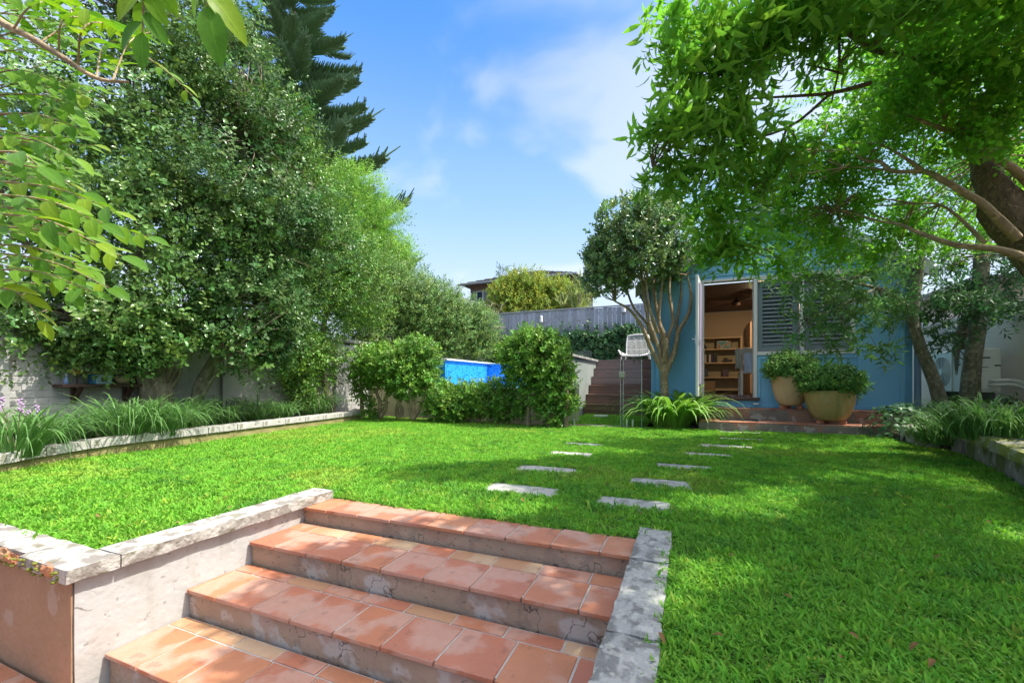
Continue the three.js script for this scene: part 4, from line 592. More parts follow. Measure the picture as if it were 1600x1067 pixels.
// ---------------------------------------------------------------- white rattan chair on the deck
{
  const c = at(995, 560, 12.2), y = 1.40, t = thing('rattan_chair', 'white rattan lounge chair at the top of the deck steps', 'chair', V(c.x, y, c.z)), W = 0.31, rod = M.white;
  const P = (x, h, z) => V(c.x + x, y + Math.max(0, h - 0.2), c.z + z);
  part(t, 'back_frame', merge([tube([P(-W, 0.34, -0.2), P(-W, 0.85, -0.34), P(-W + 0.09, 0.98, -0.37), P(W - 0.09, 0.98, -0.37), P(W, 0.85, -0.34), P(W, 0.34, -0.2)], [0.022], 8, 30), tube([P(-W, 0.8, -0.33), P(W, 0.8, -0.33)], [0.014], 6, 4), tube([P(-W, 0.55, -0.26), P(W, 0.55, -0.26)], [0.014], 6, 4)]), rod);
  for (let k = 0; k < 17; k++) { const x = -W + 0.035 + k * (2 * W - 0.07) / 16; part(t, 'back_cane', tube([P(x, 0.36, -0.2), P(x, 0.97, -0.37)], [0.009], 5, 3), rod); }
  part(t, 'seat_frame', merge([tube([P(-W - 0.16, 0.5, 0.28), P(-W - 0.06, 0.42, 0.05), P(0, 0.31, 0.34), P(W + 0.06, 0.42, 0.05), P(W + 0.12, 0.5, 0.28)], [0.022], 8, 26), tube([P(-W - 0.16, 0.5, 0.28), P(-W, 0.34, 0.36), P(W, 0.34, 0.36), P(W + 0.12, 0.5, 0.28)], [0.018], 8, 24)]), rod);
  for (let k = 0; k < 13; k++) { const x = -W - 0.02 + k * (2 * W + 0.04) / 12; part(t, 'seat_cane', tube([P(x, 0.36, -0.2), P(x * 1.02, 0.36 + 0.25 * x * x, 0.1), P(x * 1.05, 0.34 + 0.3 * x * x, 0.34)], [0.012], 5, 6), rod); }
  for (const [x, z] of [[-W - 0.05, 0.3], [W + 0.05, 0.3], [-W, -0.18], [W, -0.18]]) part(t, 'leg', tube([P(x, 0.42, z), P(x * 1.12, 0, z * 1.15)], [0.018], 8, 3), rod);
}
// ---------------------------------------------------------------- shelf on the brick wall and what stands on it
{
  const y = 0.775, z0 = -3.55, z1 = -2.66, x = WX + 0.006, t = thing('wall_shelf', 'dark timber shelf on brackets fixed to the painted brick wall', 'shelf', V(WX, y, -3)); part(t, 'board', box(x, x + 0.26, y - 0.04, y, z0, z1, 0.006), M.darkWood);
  for (const z of [-2.85, -3.38]) part(t, 'bracket', merge([box(x, x + 0.03, y - 0.24, y - 0.041, z - 0.025, z + 0.025, 0.004), (() => { const g = box(-0.02, 0.02, 0, 0.24, -0.02, 0.02, 0.003); g.rotateZ(-0.85); g.translate(x + 0.03, y - 0.2, z); return g; })()]), M.darkWood);
  const b = thing('birdhouse', 'small blue birdhouse with a white front standing on the wall shelf', 'birdhouse', V(x + 0.13, y, -3.06)); part(b, 'body', box(x + 0.04, x + 0.2, y + 0.001, y + 0.13, -3.16, -2.98, 0.004), std([0.06, 0.22, 0.36], 0.6)); part(b, 'front', box(x + 0.201, x + 0.215, y + 0.002, y + 0.12, -3.15, -2.99, 0.003), std([0.35, 0.5, 0.6], 0.6)); part(b, 'opening', box(x + 0.2155, x + 0.218, y + 0.03, y + 0.09, -3.1, -3.04, 0.002), M.darkWood); part(b, 'roof', box(x + 0.02, x + 0.23, y + 0.131, y + 0.16, -3.18, -2.96, 0.004), std([0.3, 0.27, 0.06], 0.7));
  const bowl = thing('bowl', 'beige round bowl on the shelf beside the camellia trunk', 'bowl', V(x + 0.13, y, -3.3)); part(bowl, 'bowl', lathe([[0, 0.002], [0.06, 0.002], [0.09, 0.05], [0.1, 0.11], [0.09, 0.11], [0.08, 0.05], [0, 0.02]], 32).translate(x + 0.13, y, -3.3), std([0.45, 0.36, 0.22], 0.6)); part(bowl, 'rim', new THREE.TorusGeometry(0.095, 0.007, 8, 32).rotateX(Math.PI / 2).translate(x + 0.13, y + 0.11, -3.3), std([0.4, 0.3, 0.18], 0.6));
  const pot = thing('flower_pot', 'black pot standing behind the bowl on the wall shelf', 'pot', V(x + 0.1, y, -3.44)); part(pot, 'pot', lathe([[0, 0.002], [0.06, 0.002], [0.085, 0.16], [0.09, 0.18], [0.08, 0.18], [0, 0.15]], 28).translate(x + 0.1, y, -3.44), std([0.02, 0.022, 0.03], 0.4)); part(pot, 'rim', new THREE.TorusGeometry(0.087, 0.008, 8, 28).rotateX(Math.PI / 2).translate(x + 0.1, y + 0.175, -3.44), std([0.02, 0.022, 0.03], 0.4));
  const o = thing('ornament', 'orange bird ornament on the shelf among the leaves', 'ornament', V(x + 0.12, y, -2.84)); part(o, 'body', (() => { const g = new THREE.SphereGeometry(0.05, 20, 14); g.scale(1, 0.8, 1.5); g.translate(x + 0.12, y + 0.16, -2.84); return boxUV(g); })(), std([0.55, 0.26, 0.07], 0.6)); part(o, 'stand', tube([V(x + 0.12, y, -2.84), V(x + 0.12, y + 0.14, -2.84)], [0.008], 8, 2), M.darkWood);
  const c = thing('glass_bottle', 'small clear blue bottle at the near end of the wall shelf', 'bottle', V(x + 0.13, y, -2.74)); part(c, 'body', lathe([[0, 0.002], [0.022, 0.002], [0.024, 0.05], [0.012, 0.07], [0.011, 0.1], [0.015, 0.105], [0, 0.105]], 24).translate(x + 0.13, y, -2.74), std([0.2, 0.3, 0.5], 0.2)); part(c, 'stopper', new THREE.SphereGeometry(0.014, 14, 10).translate(x + 0.13, y + 0.115, -2.74), M.white);
}
// garden ornaments by the end of the bed
{
  const p = at(536, 600, 10.2), t = thing('garden_post', 'dark teal post standing in the shrubs at the end of the bed', 'post', V(p.x, 0.05, p.z)); part(t, 'post', boxUV(new RoundedBoxGeometry(0.1, 1.25, 0.1, 2, 0.012).translate(p.x, 0.67, p.z)), std([0.012, 0.06, 0.075], 0.5)); part(t, 'cap', box(p.x - 0.065, p.x + 0.065, 1.296, 1.33, p.z - 0.065, p.z + 0.065, 0.008), std([0.012, 0.05, 0.06], 0.5));
  const q = at(543, 563, 10.05), b = thing('glass_ball', 'turquoise glass ball on a stake beside the dark teal post', 'ornament', V(q.x, 0.05, q.z)); part(b, 'ball', new THREE.SphereGeometry(0.055, 28, 18).translate(q.x, q.y, q.z), std([0.03, 0.3, 0.33], 0.15)); part(b, 'stake', tube([V(q.x, 0.0, q.z), V(q.x, q.y - 0.05, q.z)], [0.008], 8, 2), M.darkWood);
  const r = at(533, 603, 9.6), f = thing('pink_flower', 'single pink flower on a thin stalk before the teal post', 'flower', V(r.x, 0.05, r.z)); rng = maker(91); for (let k = 0; k < 5; k++) { const g = leafGeo(0.055, 0.045, { fold: 0.1, droop: -0.3 }); g.rotateX(-1.1); g.rotateY(k * 1.256); g.rotateX(0.9); g.translate(r.x, r.y, r.z); part(f, 'petal', g, leafMat([0.6, 0.14, 0.16], { gloss: 0 })); } part(f, 'stalk', tube([V(r.x, 0.05, r.z), V(r.x, r.y, r.z - 0.01)], [0.005], 5, 2), M.twig);
  const s = at(526, 604, 9.7), d = thing('glass_ball', 'dark blue glass ball low among the strappy leaves', 'ornament', V(s.x, 0.05, s.z)); part(d, 'ball', new THREE.SphereGeometry(0.05, 28, 18).translate(s.x, s.y, s.z), std([0.01, 0.02, 0.12], 0.15)); part(d, 'stake', tube([V(s.x, 0, s.z), V(s.x, s.y - 0.045, s.z)], [0.008], 8, 2), M.darkWood);
}
// ---------------------------------------------------------------- houses beyond the fence
{
  const D = 30, a = at(735, 470, D), h = thing('house', 'grey house with dark tiled hip roof and one upstairs window beyond the fence', 'house', V(a.x, -0.5, a.z - 4)); const yE = at(0, 446, D).y, wall = std([0.20, 0.22, 0.22], 0.8), tile = std([0.12, 0.115, 0.125], 0.75);
  const x0 = a.x, x1 = a.x + 7.2, z1 = a.z, z0 = a.z - 7; part(h, 'wall', box(x0, x1, -0.5, yE - 0.4, z0, z1, 0), wall); part(h, 'wall_band', box(x0, x1, yE - 0.399, yE, z0, z1, 0), std([0.2, 0.13, 0.1], 0.85));
  const e = 0.6, rg = new THREE.BufferGeometry(), rx = (x0 + x1) / 2, rz = (z0 + z1) / 2, yr = yE + 1.5, c = [[x0 - e, yE, z1 + e], [x1 + e, yE, z1 + e], [x1 + e, yE, z0 - e], [x0 - e, yE, z0 - e]], r1 = [x0 + 3.4, yr, rz], r2 = [x1 - 3.4, yr, rz], tri = [c[0], c[1], r2, c[0], r2, r1, c[1], c[2], r2, c[2], c[3], r1, c[2], r1, r2, c[3], c[0], r1, c[0], c[2], c[1], c[0], c[3], c[2]];
  rg.setAttribute('position', new THREE.Float32BufferAttribute(tri.flat(), 3)); rg.computeVertexNormals(); const rf = part(h, 'roof', boxUV(rg), tile); for (let k = 0; k < 9; k++) { const t = k / 9, y = yE + (yr - yE) * t, zz = z1 + e + (rz - z1 - e) * t, xa = x0 - e + (r1[0] - x0 + e) * t, xb = x1 + e + (r2[0] - x1 - e) * t; sub(rf, 'tile_course', box(xa, xb, y + 0.005, y + 0.05, zz - 0.12, zz + 0.02, 0), tile); }
  part(h, 'gutter', box(x0 - e - 0.05, x1 + e, yE - 0.1, yE + 0.02, z1 + e + 0.002, z1 + e + 0.12, 0.02), std([0.3, 0.32, 0.34], 0.5)); part(h, 'fascia', box(x0 - e, x1 + e, yE - 0.12, yE - 0.005, z1 + e - 0.05, z1 + e, 0), M.shutter);
  const w0 = at(746, 456, D - 0.05), w1 = at(759, 473, D - 0.05), wn = part(h, 'window', merge([box(w0.x, w1.x, w1.y, w1.y + 0.06, z1 + 0.001, z1 + 0.06, 0), box(w0.x, w1.x, w0.y - 0.06, w0.y, z1 + 0.001, z1 + 0.06, 0), box(w0.x, w0.x + 0.07, w1.y + 0.061, w0.y - 0.061, z1 + 0.001, z1 + 0.06, 0), box(w1.x - 0.07, w1.x, w1.y + 0.061, w0.y - 0.061, z1 + 0.001, z1 + 0.06, 0)]), M.white); sub(wn, 'pane', box(w0.x + 0.071, w1.x - 0.071, w1.y + 0.061, w0.y - 0.061, z1 + 0.002, z1 + 0.02, 0), std([0.03, 0.06, 0.09], 0.08));
  const ap = at(805, 438, D + 1), an = thing('antenna', 'thin television antenna above the roof of the far house', 'antenna', ap); part(an, 'mast', tube([ap, ap.clone().setY(at(0, 418, D + 1).y)], [0.03], 6, 2), M.steel); part(an, 'boom', tube([at(799, 419, D + 1), at(811, 428, D + 1)], [0.03], 6, 2), M.steel); part(an, 'element', merge([0, 1, 2, 3, 4].map((k) => { const q = at(800 + k * 2.4, 420 + k * 1.8, D + 1); return tube([q.clone().add(V(-0.1, 0.12, 0.2)), q.clone().add(V(0.1, -0.12, -0.2))], [0.014], 5, 2); })), M.steel);
  const g = at(708, 460, 24), g2 = at(748, 478, 22), s = thing('house', 'low house with sloping grey sheet roof beyond the pool hedge', 'house', V(g.x, -0.5, g.z)); const sr = new THREE.BufferGeometry(); const A = at(707, 459, 24), B = at(750, 477, 22), C = at(750, 482, 20), Dd = at(690, 486, 22.5);
  sr.setAttribute('position', new THREE.Float32BufferAttribute([A, Dd, C, A, C, B, A, B, C, A, C, Dd].flatMap((v) => [v.x, v.y, v.z]), 3)); sr.computeVertexNormals(); const rr = part(s, 'roof', boxUV(sr), std([0.3, 0.3, 0.31], 0.6)); sub(rr, 'ridge_cap', tube([A, B], [0.06], 8, 3), std([0.26, 0.26, 0.27], 0.6)); part(s, 'wall', box(g.x - 1, g.x + 2.2, -0.5, 4.2, g.z - 3, g.z + 0.5, 0), wall);
  const nh = thing('house', 'pale neighbouring house wall and roof glimpsed beyond the beige wall', 'house', V(8, -0.5, -13)); part(nh, 'wall', box(6.0, 12, -0.5, 2.9, -18, -12.5, 0), std([0.62, 0.58, 0.52], 0.8)); part(nh, 'roof', box(5.6, 12.5, 2.901, 3.05, -18.5, -12.1, 0.01), std([0.3, 0.27, 0.26], 0.7)); part(nh, 'window', box(7.2, 8.6, 1.7, 2.7, -12.499, -12.46, 0.004), std([0.1, 0.13, 0.16], 0.1));
}

// ================================================================ TREES
const blob = (px, py, d, r, n) => ({ c: at(px, py, d), r, n });
function trunkPart(t, name, pts, radii, mat, sides = 10, rough = 0.25) { return part(t, name, tube(pts, radii, sides, 0, rough), mat); }
// twigs that reach from the limbs into the crown
function twigs(t, from, pls, count, r, mat, name = 'twig', wig = 0.15) {
  const list = []; for (let i = 0; i < count; i++) { const e = pick(pls).p; let s = from[0], best = 1e9; for (const q of from) { const d = q.distanceTo(e) * rnd(0.8, 1.3); if (d < best) { best = d; s = q; } } const m = s.clone().lerp(e, rnd(0.35, 0.6)).add(V(rnd(-wig, wig), rnd(-0.5, 1) * wig, rnd(-wig, wig))); list.push(tube([s, m, e], [r * rnd(0.7, 1.2), r * 0.6, r * 0.2], 5, 6)); }
  part(t, name, merge(list), mat, 'stuff');
}
// --- camellia with several trunks at the brick wall
{
  rng = maker(101); const b1 = V(-6.85, 0.05, -3.5), t = thing('camellia_tree', 'tall old camellia with several leaning grey trunks before the brick wall', 'tree', b1);
  const G = (px, py, d) => at(px, py, d), ends = [];
  const limb = (name, pts, radii) => { trunkPart(t, name, pts, radii.map((v) => v * 0.72), M.barkGrey, 12, 0.35); ends.push(...pts.slice(1)); };
  limb('trunk', [G(252, 690, 5.95), G(228, 600, 5.95), G(205, 545, 5.8), G(150, 465, 5.6), G(75, 420, 5.4), G(0, 330, 5.2)], [0.17, 0.13, 0.1, 0.08, 0.06, 0.04]);
  limb('trunk', [G(255, 690, 6.0), G(248, 600, 6.0), G(228, 530, 6.0), G(210, 440, 6.0), G(218, 330, 6.1), G(205, 180, 6.2), G(190, 20, 6.3)], [0.15, 0.12, 0.1, 0.09, 0.07, 0.05, 0.03]);
  limb('trunk', [G(258, 690, 6.05), G(262, 600, 6.1), G(268, 520, 6.2), G(258, 410, 6.3), G(285, 280, 6.4), G(300, 120, 6.5)], [0.12, 0.09, 0.08, 0.07, 0.05, 0.03]);
  limb('limb', [G(205, 545, 5.8), G(120, 500, 5.4), G(40, 470, 5.2)], [0.05, 0.04, 0.02]); limb('limb', [G(150, 465, 5.6), G(60, 455, 5.2), G(-30, 420, 5)], [0.05, 0.04, 0.02]);
  const pls = places([blob(150, 190, 5.9, 1.25, 1500), blob(290, 100, 6.3, 1.15, 1300), blob(240, 330, 5.9, 1.2, 1400), blob(90, 330, 5.3, 1.0, 900), blob(270, -60, 6.5, 1.2, 800), blob(160, -40, 6.0, 1.3, 700), blob(60, 470, 5.2, 0.5, 380), blob(150, 500, 5.35, 0.52, 420), blob(240, 480, 5.6, 0.6, 480), blob(110, 545, 5.3, 0.36, 150), blob(60, 530, 5.1, 0.35, 130), blob(10, 540, 4.9, 0.35, 120), blob(170, 530, 5.4, 0.45, 240), blob(230, 530, 5.6, 0.4, 170), blob(290, 500, 5.8, 0.5, 300), blob(-20, 480, 5.0, 0.5, 250), blob(-60, 250, 5.3, 1.2, 500), blob(185, 565, 5.5, 0.24, 50)], { shell: 0.5, gap: 0.62, cell: 0.4 });
  const sp = [0, 1, 2, 3].map(() => spray(8, 0.062, 0.036, 0.2, { fold: 0.14, droop: 0.25, spread: 1.05 }));
  foliage(t, 'leaves', pls, sp, L.camellia, { out: 0.7, up: 0.1, wild: 0.8, vary: 0.35 }); twigs(t, ends, pls, 420, 0.014, M.twig);
}
{
  rng = maker(102); const b = V(-6.8, 0.05, -4.35), t = thing('camellia_tree', 'second camellia leaning right with mossy forked trunk beside the wall pier', 'tree', b), G = at, ends = [];
  const limb = (name, pts, radii) => { trunkPart(t, name, pts, radii.map((v) => v * 0.75), M.barkMoss, 12, 0.3); ends.push(...pts.slice(1)); };
  limb('trunk', [G(300, 680, 6.35), G(310, 612, 6.35), G(330, 570, 6.4), G(342, 535, 6.45), G(340, 470, 6.5), G(355, 360, 6.7), G(385, 220, 6.9)], [0.13, 0.11, 0.1, 0.085, 0.07, 0.05, 0.03]);
  limb('limb', [G(303, 640, 6.3), G(330, 595, 6.2), G(350, 575, 6.1), G(352, 555, 6.1), G(349, 545, 6.1)], [0.045, 0.035, 0.03, 0.025, 0.015]); limb('limb', [G(262, 615, 6.1), G(280, 585, 6.1), G(284, 560, 6.1)], [0.04, 0.03, 0.02]);
  const pls = places([blob(390, 190, 6.9, 1.05, 1300), blob(370, 330, 6.5, 1.1, 1300), blob(450, 360, 7.2, 1.0, 1100), blob(330, 455, 6.2, 0.55, 480), blob(410, 470, 6.6, 0.7, 700), blob(395, 545, 6.4, 0.42, 260), blob(440, 530, 6.8, 0.5, 330), blob(355, 525, 6.1, 0.25, 80), blob(365, 60, 7.0, 0.6, 400)], { shell: 0.5, gap: 0.58, cell: 0.4 });
  const sp = [0, 1, 2, 3].map(() => spray(8, 0.062, 0.034, 0.2, { fold: 0.14, droop: 0.25, spread: 1.05 }));
  foliage(t, 'leaves', pls, sp, tint(L.lilly, [0.083, 0.181, 0.036]), { out: 0.75, up: 0.15, wild: 0.8, vary: 0.4 }); twigs(t, ends, pls, 380, 0.013, M.twig);
}
{
  rng = maker(103); const b = V(-7.0, 0.05, -6.6), t = thing('lilly_pilly_tree', 'dense glossy evergreen tree with small leaves at the far end of the bed', 'tree', b), ends = [];
  const limb = (pts, radii) => { trunkPart(t, 'trunk', pts, radii, M.barkGrey, 10, 0.25); ends.push(...pts.slice(1)); };
  limb([b, at(478, 560, 8.6), at(480, 430, 8.6), at(470, 300, 8.4)], [0.11, 0.09, 0.07, 0.03]); limb([b.clone().add(V(0.15, 0, -0.2)), at(500, 540, 8.9), at(530, 430, 9)], [0.08, 0.06, 0.03]);
  const pls = places([blob(440, 290, 8.0, 1.0, 1400), blob(485, 360, 8.6, 1.0, 1400), blob(540, 420, 9.2, 0.9, 1200), blob(480, 470, 8.6, 1.0, 1300), blob(560, 470, 9.6, 0.7, 700), blob(465, 560, 8.1, 0.5, 420), blob(505, 560, 8.9, 0.5, 420), blob(425, 200, 7.8, 0.55, 400), blob(475, 610, 8.3, 0.3, 160), blob(420, 480, 7.6, 0.7, 500)], { shell: 0.42, gap: 0.5, cell: 0.42 });
  const sp = [0, 1, 2, 3].map(() => spray(9, 0.055, 0.028, 0.2, { fold: 0.18, spread: 0.95 }));
  foliage(t, 'leaves', pls, sp, L.lilly, { out: 0.9, up: 0.3, wild: 0.65, vary: 0.42, small: 0.8 }); twigs(t, ends, pls, 160, 0.013, M.twig);
}
// --- long tall hedge behind the pool
{
  rng = maker(104); const t = thing('tall_hedge', 'tall unclipped hedge with small leaves sloping down behind the pool', 'hedge', V(-8, 1.2, -12)), ends = [];
  for (let k = 0; k < 7; k++) { const a = at(585 + k * 28, 600, 11.6 + k * 0.35); a.y = 1.2; const e = a.clone().add(V(rnd(-0.2, 0.2), 1.3, 0)); part(t, 'stem', tube([a, a.clone().lerp(e, 0.5).add(V(0.08, 0, 0.05)), e], [0.05, 0.04, 0.02], 7, 6), M.barkGrey); ends.push(e); }
  const pls = places([blob(590, 458, 11.2, 0.95, 2550), blob(630, 468, 11.8, 0.95, 2550), blob(672, 486, 12.2, 0.9, 2380), blob(712, 503, 12.6, 0.8, 2040), blob(745, 513, 12.9, 0.65, 1360), blob(600, 528, 11.5, 0.7, 1190), blob(650, 538, 11.9, 0.6, 1020), blob(700, 541, 12.3, 0.5, 850), blob(745, 543, 12.7, 0.4, 595), blob(575, 418, 11, 0.5, 595), blob(560, 520, 10.6, 0.6, 700), blob(545, 560, 10.3, 0.45, 400), blob(600, 590, 11, 0.5, 400)], { shell: 0.33, gap: 0.3, cell: 0.4, lump: 0.25 });
  foliage(t, 'leaves', pls, [0, 1, 2].map(() => spray(10, 0.055, 0.026, 0.2, { fold: 0.2, spread: 0.9, seg: 2 })), L.hedgePale, { out: 1, up: 0.35, wild: 0.55, vary: 0.4 }); twigs(t, ends, pls, 90, 0.012, M.twig);
  const dry = []; for (let k = 0; k < 60; k++) { const p = at(rnd(735, 782), rnd(478, 540), 12.9); dry.push(tube([p, p.clone().add(V(rnd(-0.25, 0.25), rnd(-0.1, 0.25), rnd(-0.2, 0.2))), p.clone().add(V(rnd(-0.4, 0.4), rnd(-0.2, 0.3), rnd(-0.2, 0.2)))], [0.008, 0.006, 0.003], 4, 4)); } part(t, 'dry_twigs', merge(dry), std([0.3, 0.24, 0.19], 0.95), 'stuff');
}
// --- bright feathery tree
{
  rng = maker(105); const c = at(600, 400, 17), b = V(c.x, -0.5, c.z), t = thing('jacaranda_tree', 'bright yellow-green feathery tree behind the hedge under the pine', 'tree', b);
  trunkPart(t, 'trunk', [b, b.clone().add(V(0.1, 2.5, 0)), at(590, 430, 17), at(585, 340, 17)], [0.22, 0.18, 0.12, 0.05], M.barkGrey);
  const pls = places([blob(560, 310, 17, 1.1, 500), blob(590, 355, 17, 1.2, 700), blob(610, 400, 17, 0.95, 600), blob(560, 380, 17, 1.3, 500), blob(605, 430, 16.6, 0.7, 250), blob(545, 290, 17.2, 0.7, 200)], { shell: 0.35, gap: 0.4, cell: 0.6 });
  foliage(t, 'leaves', pls, [0, 1, 2].map(() => spray(18, 0.11, 0.032, 0.5, { seg: 2, spread: 1.1, fold: 0.1 })), L.lime, { out: 0.9, up: 0.2, wild: 0.6, vary: 0.2 });
}
// --- Norfolk pine far behind
{
  rng = maker(106); const D = 27, c = at(458, 600, D), b = V(c.x, -0.5, c.z), t = thing('norfolk_pine', 'tall dark Norfolk pine with tiers of upswept branches rising above the garden trees', 'pine tree', b), topY = at(0, -120, D).y;
  part(t, 'trunk', tube([b, b.clone().setY(topY * 0.5), b.clone().setY(topY)], [0.45, 0.28, 0.04], 10, 12, 0.2), M.barkDark);
  const frond = (seed) => { rng = maker(seed); const list = [], n = 62; const path = (s) => V(0, 0.16 * s * s * s - 0.06 * s, s);
    list.push(tube([path(0), path(0.5), path(1)], [0.012, 0.008, 0.003], 4, 8));
    for (let i = 0; i < n; i++) { const s = 0.12 + 0.88 * i / n, p = path(s), len = 0.21 * (1 - 0.72 * Math.pow(s, 2.5)) * rnd(0.85, 1.1); for (const k of [-1, 1]) { const e = p.clone().add(V(k * len * 0.72, len * rnd(0.15, 0.5), len * 0.62)), m = p.clone().lerp(e, 0.5).add(V(0, -0.02, 0)); list.push(tube([p, m, e], [0.008, 0.0105, 0.003], 4, 3)); } }
    for (let i = 0; i < 60; i++) { const s = rnd(0.15, 1), p = path(s), len = rnd(0.05, 0.13); list.push(tube([p, p.clone().add(V(rnd(-0.1, 0.1), len, len))], [0.011, 0.004], 4, 2)); }
    return merge(list); };
  const fronds = [frond(1), frond(2), frond(3)]; rng = maker(107);
  for (let y = 6.5; y < topY - 0.3; y += 0.78 + 0.3 * (topY - y) / topY) { const r = 1 + (topY - y) * 0.315, n = y > topY - 4 ? 4 : 5, a0 = rnd(6.28); for (let k = 0; k < n; k++) { const m = new THREE.Mesh(pick(fronds), L.pine); m.name = 'branch'; m.castShadow = m.receiveShadow = true; const s = r * rnd(0.82, 1.08); m.position.set(0, y + 0.5 + rnd(-0.25, 0.25), 0); m.rotation.y = a0 + k / n * 6.283 + rnd(-0.2, 0.2); m.scale.set(s * 1.15, s, s); t.add(m); } }
}
// --- shrubs over the fence
{
  rng = maker(108); const t = thing('large_shrub', 'broad yellow-green shrub rising above the paling fence before the far house', 'shrub', V(-6, 0, -17));
  const b = at(830, 560, 17); for (const [px, py] of [[800, 450], [840, 450], [870, 455]]) part(t, 'stem', tube([V(b.x, -0.5, b.z), at((830 + px) / 2, 520, 17), at(px, py, 17)], [0.09, 0.06, 0.03], 7, 8), M.barkGrey);
  const pls = places([blob(785, 468, 17, 0.62, 420), blob(812, 452, 17, 0.68, 520), blob(845, 455, 17, 0.66, 520), blob(875, 462, 17, 0.65, 520), blob(800, 485, 16.8, 0.7, 360), blob(850, 485, 16.8, 0.8, 420), blob(895, 475, 16.9, 0.6, 300)], { shell: 0.4, gap: 0.42, cell: 0.4 });
  foliage(t, 'leaves', pls, [0, 1].map(() => spray(10, 0.1, 0.05, 0.3, { seg: 2 })), L.yellow, { out: 0.9, up: 0.4, vary: 0.4 });
  const w = thing('wispy_shrub', 'thin grey-green sapling poking above the shrubs near the antenna', 'shrub', V(at(790, 560, 18).x, 0, at(790, 560, 18).z)); const tip = at(788, 425, 18), ends = [tip]; part(w, 'stem', tube([V(tip.x, -0.5, tip.z), at(796, 500, 18), tip], [0.05, 0.03, 0.008], 6, 8), M.barkGrey);
  const p2 = places([blob(792, 440, 18, [0.3, 0.45, 0.3], 90), blob(783, 425, 18, [0.12, 0.3, 0.12], 26), blob(802, 447, 18, 0.35, 70)], { shell: 0.7, gap: 0.5 }); foliage(w, 'leaves', p2, [spray(8, 0.08, 0.035, 0.3, { seg: 2 })], tint(L.hedgePale, [0.116, 0.198, 0.099]), { vary: 0.3 });
  const d = at(905, 470, 16), dr = thing('cordyline', 'pale green cordyline with long pointed leaves above the fence beside the round-headed tree', 'plant', V(d.x, 0, d.z)), lf = leafGeo(0.6, 0.06, { seg: 4, droopY: 0.9, fold: 0.2 });
  part(dr, 'stem', tube([V(d.x, -0.5, d.z), at(905, 460, 16)], [0.06, 0.05], 7, 6), M.barkGrey); const pl = []; for (const [px, py] of [[905, 450], [893, 468], [916, 465], [900, 485], [880, 480]]) for (let k = 0; k < 34; k++) { const a = rnd(6.28), e = rnd(0.1, 1.4); pl.push({ p: at(px, py, 16), dir: UPV, aim: V(Math.cos(a) * Math.sin(e), Math.cos(e), Math.sin(a) * Math.sin(e)) }); } foliage(dr, 'leaves', pl, [lf], tint(L.lime, [0.281, 0.340, 0.116]), { vary: 0.25 });
}
// --- ivy on the wall under the fence
{
  rng = maker(109); const pl = []; for (let k = 0; k < 3400; k++) { const x = rnd(-6.5, 0.4), y = rnd(1.4, 2.28) + 0.25 * Math.pow(noise3(x * 3, 0, 0, 5), 2); if (y > 2.2 && noise3(x * 5, y * 2, 0, 8) < 0.5) continue; pl.push({ p: V(x, y, -13.56 + rnd(0, 0.14)), dir: V(0, 0.2, 1).normalize() }); }
  for (let k = 0; k < 90; k++) { const x = -6.4 + Math.floor(rnd(22)) * 0.31, y = rnd(2.25, 2.62); pl.push({ p: V(x + rnd(-0.05, 0.05), y, -13.52), dir: V(0, 1, 0.6) }); }
  const iv = thing('ivy', 'dark ivy climbing the block wall under the paling fence', 'ivy', V(-3, 1.4, -13.5)); foliage(iv, 'leaves', pl, [spray(7, 0.08, 0.07, 0.16, { seg: 2, fold: 0.1 })], tint(L.hedge, [0.066, 0.165, 0.058]), { out: 0.9, up: 0.2, vary: 0.35 }); const st = []; for (let k = 0; k < 24; k++) { const x = rnd(-6.4, 0.3); st.push(tube([V(x, 1.4, -13.55), V(x + rnd(-0.2, 0.2), 1.9, -13.54), V(x + rnd(-0.3, 0.3), 2.4, -13.54)], [0.012, 0.009, 0.004], 5, 5)); } part(iv, 'stem', merge(st), M.twig, 'stuff');
}
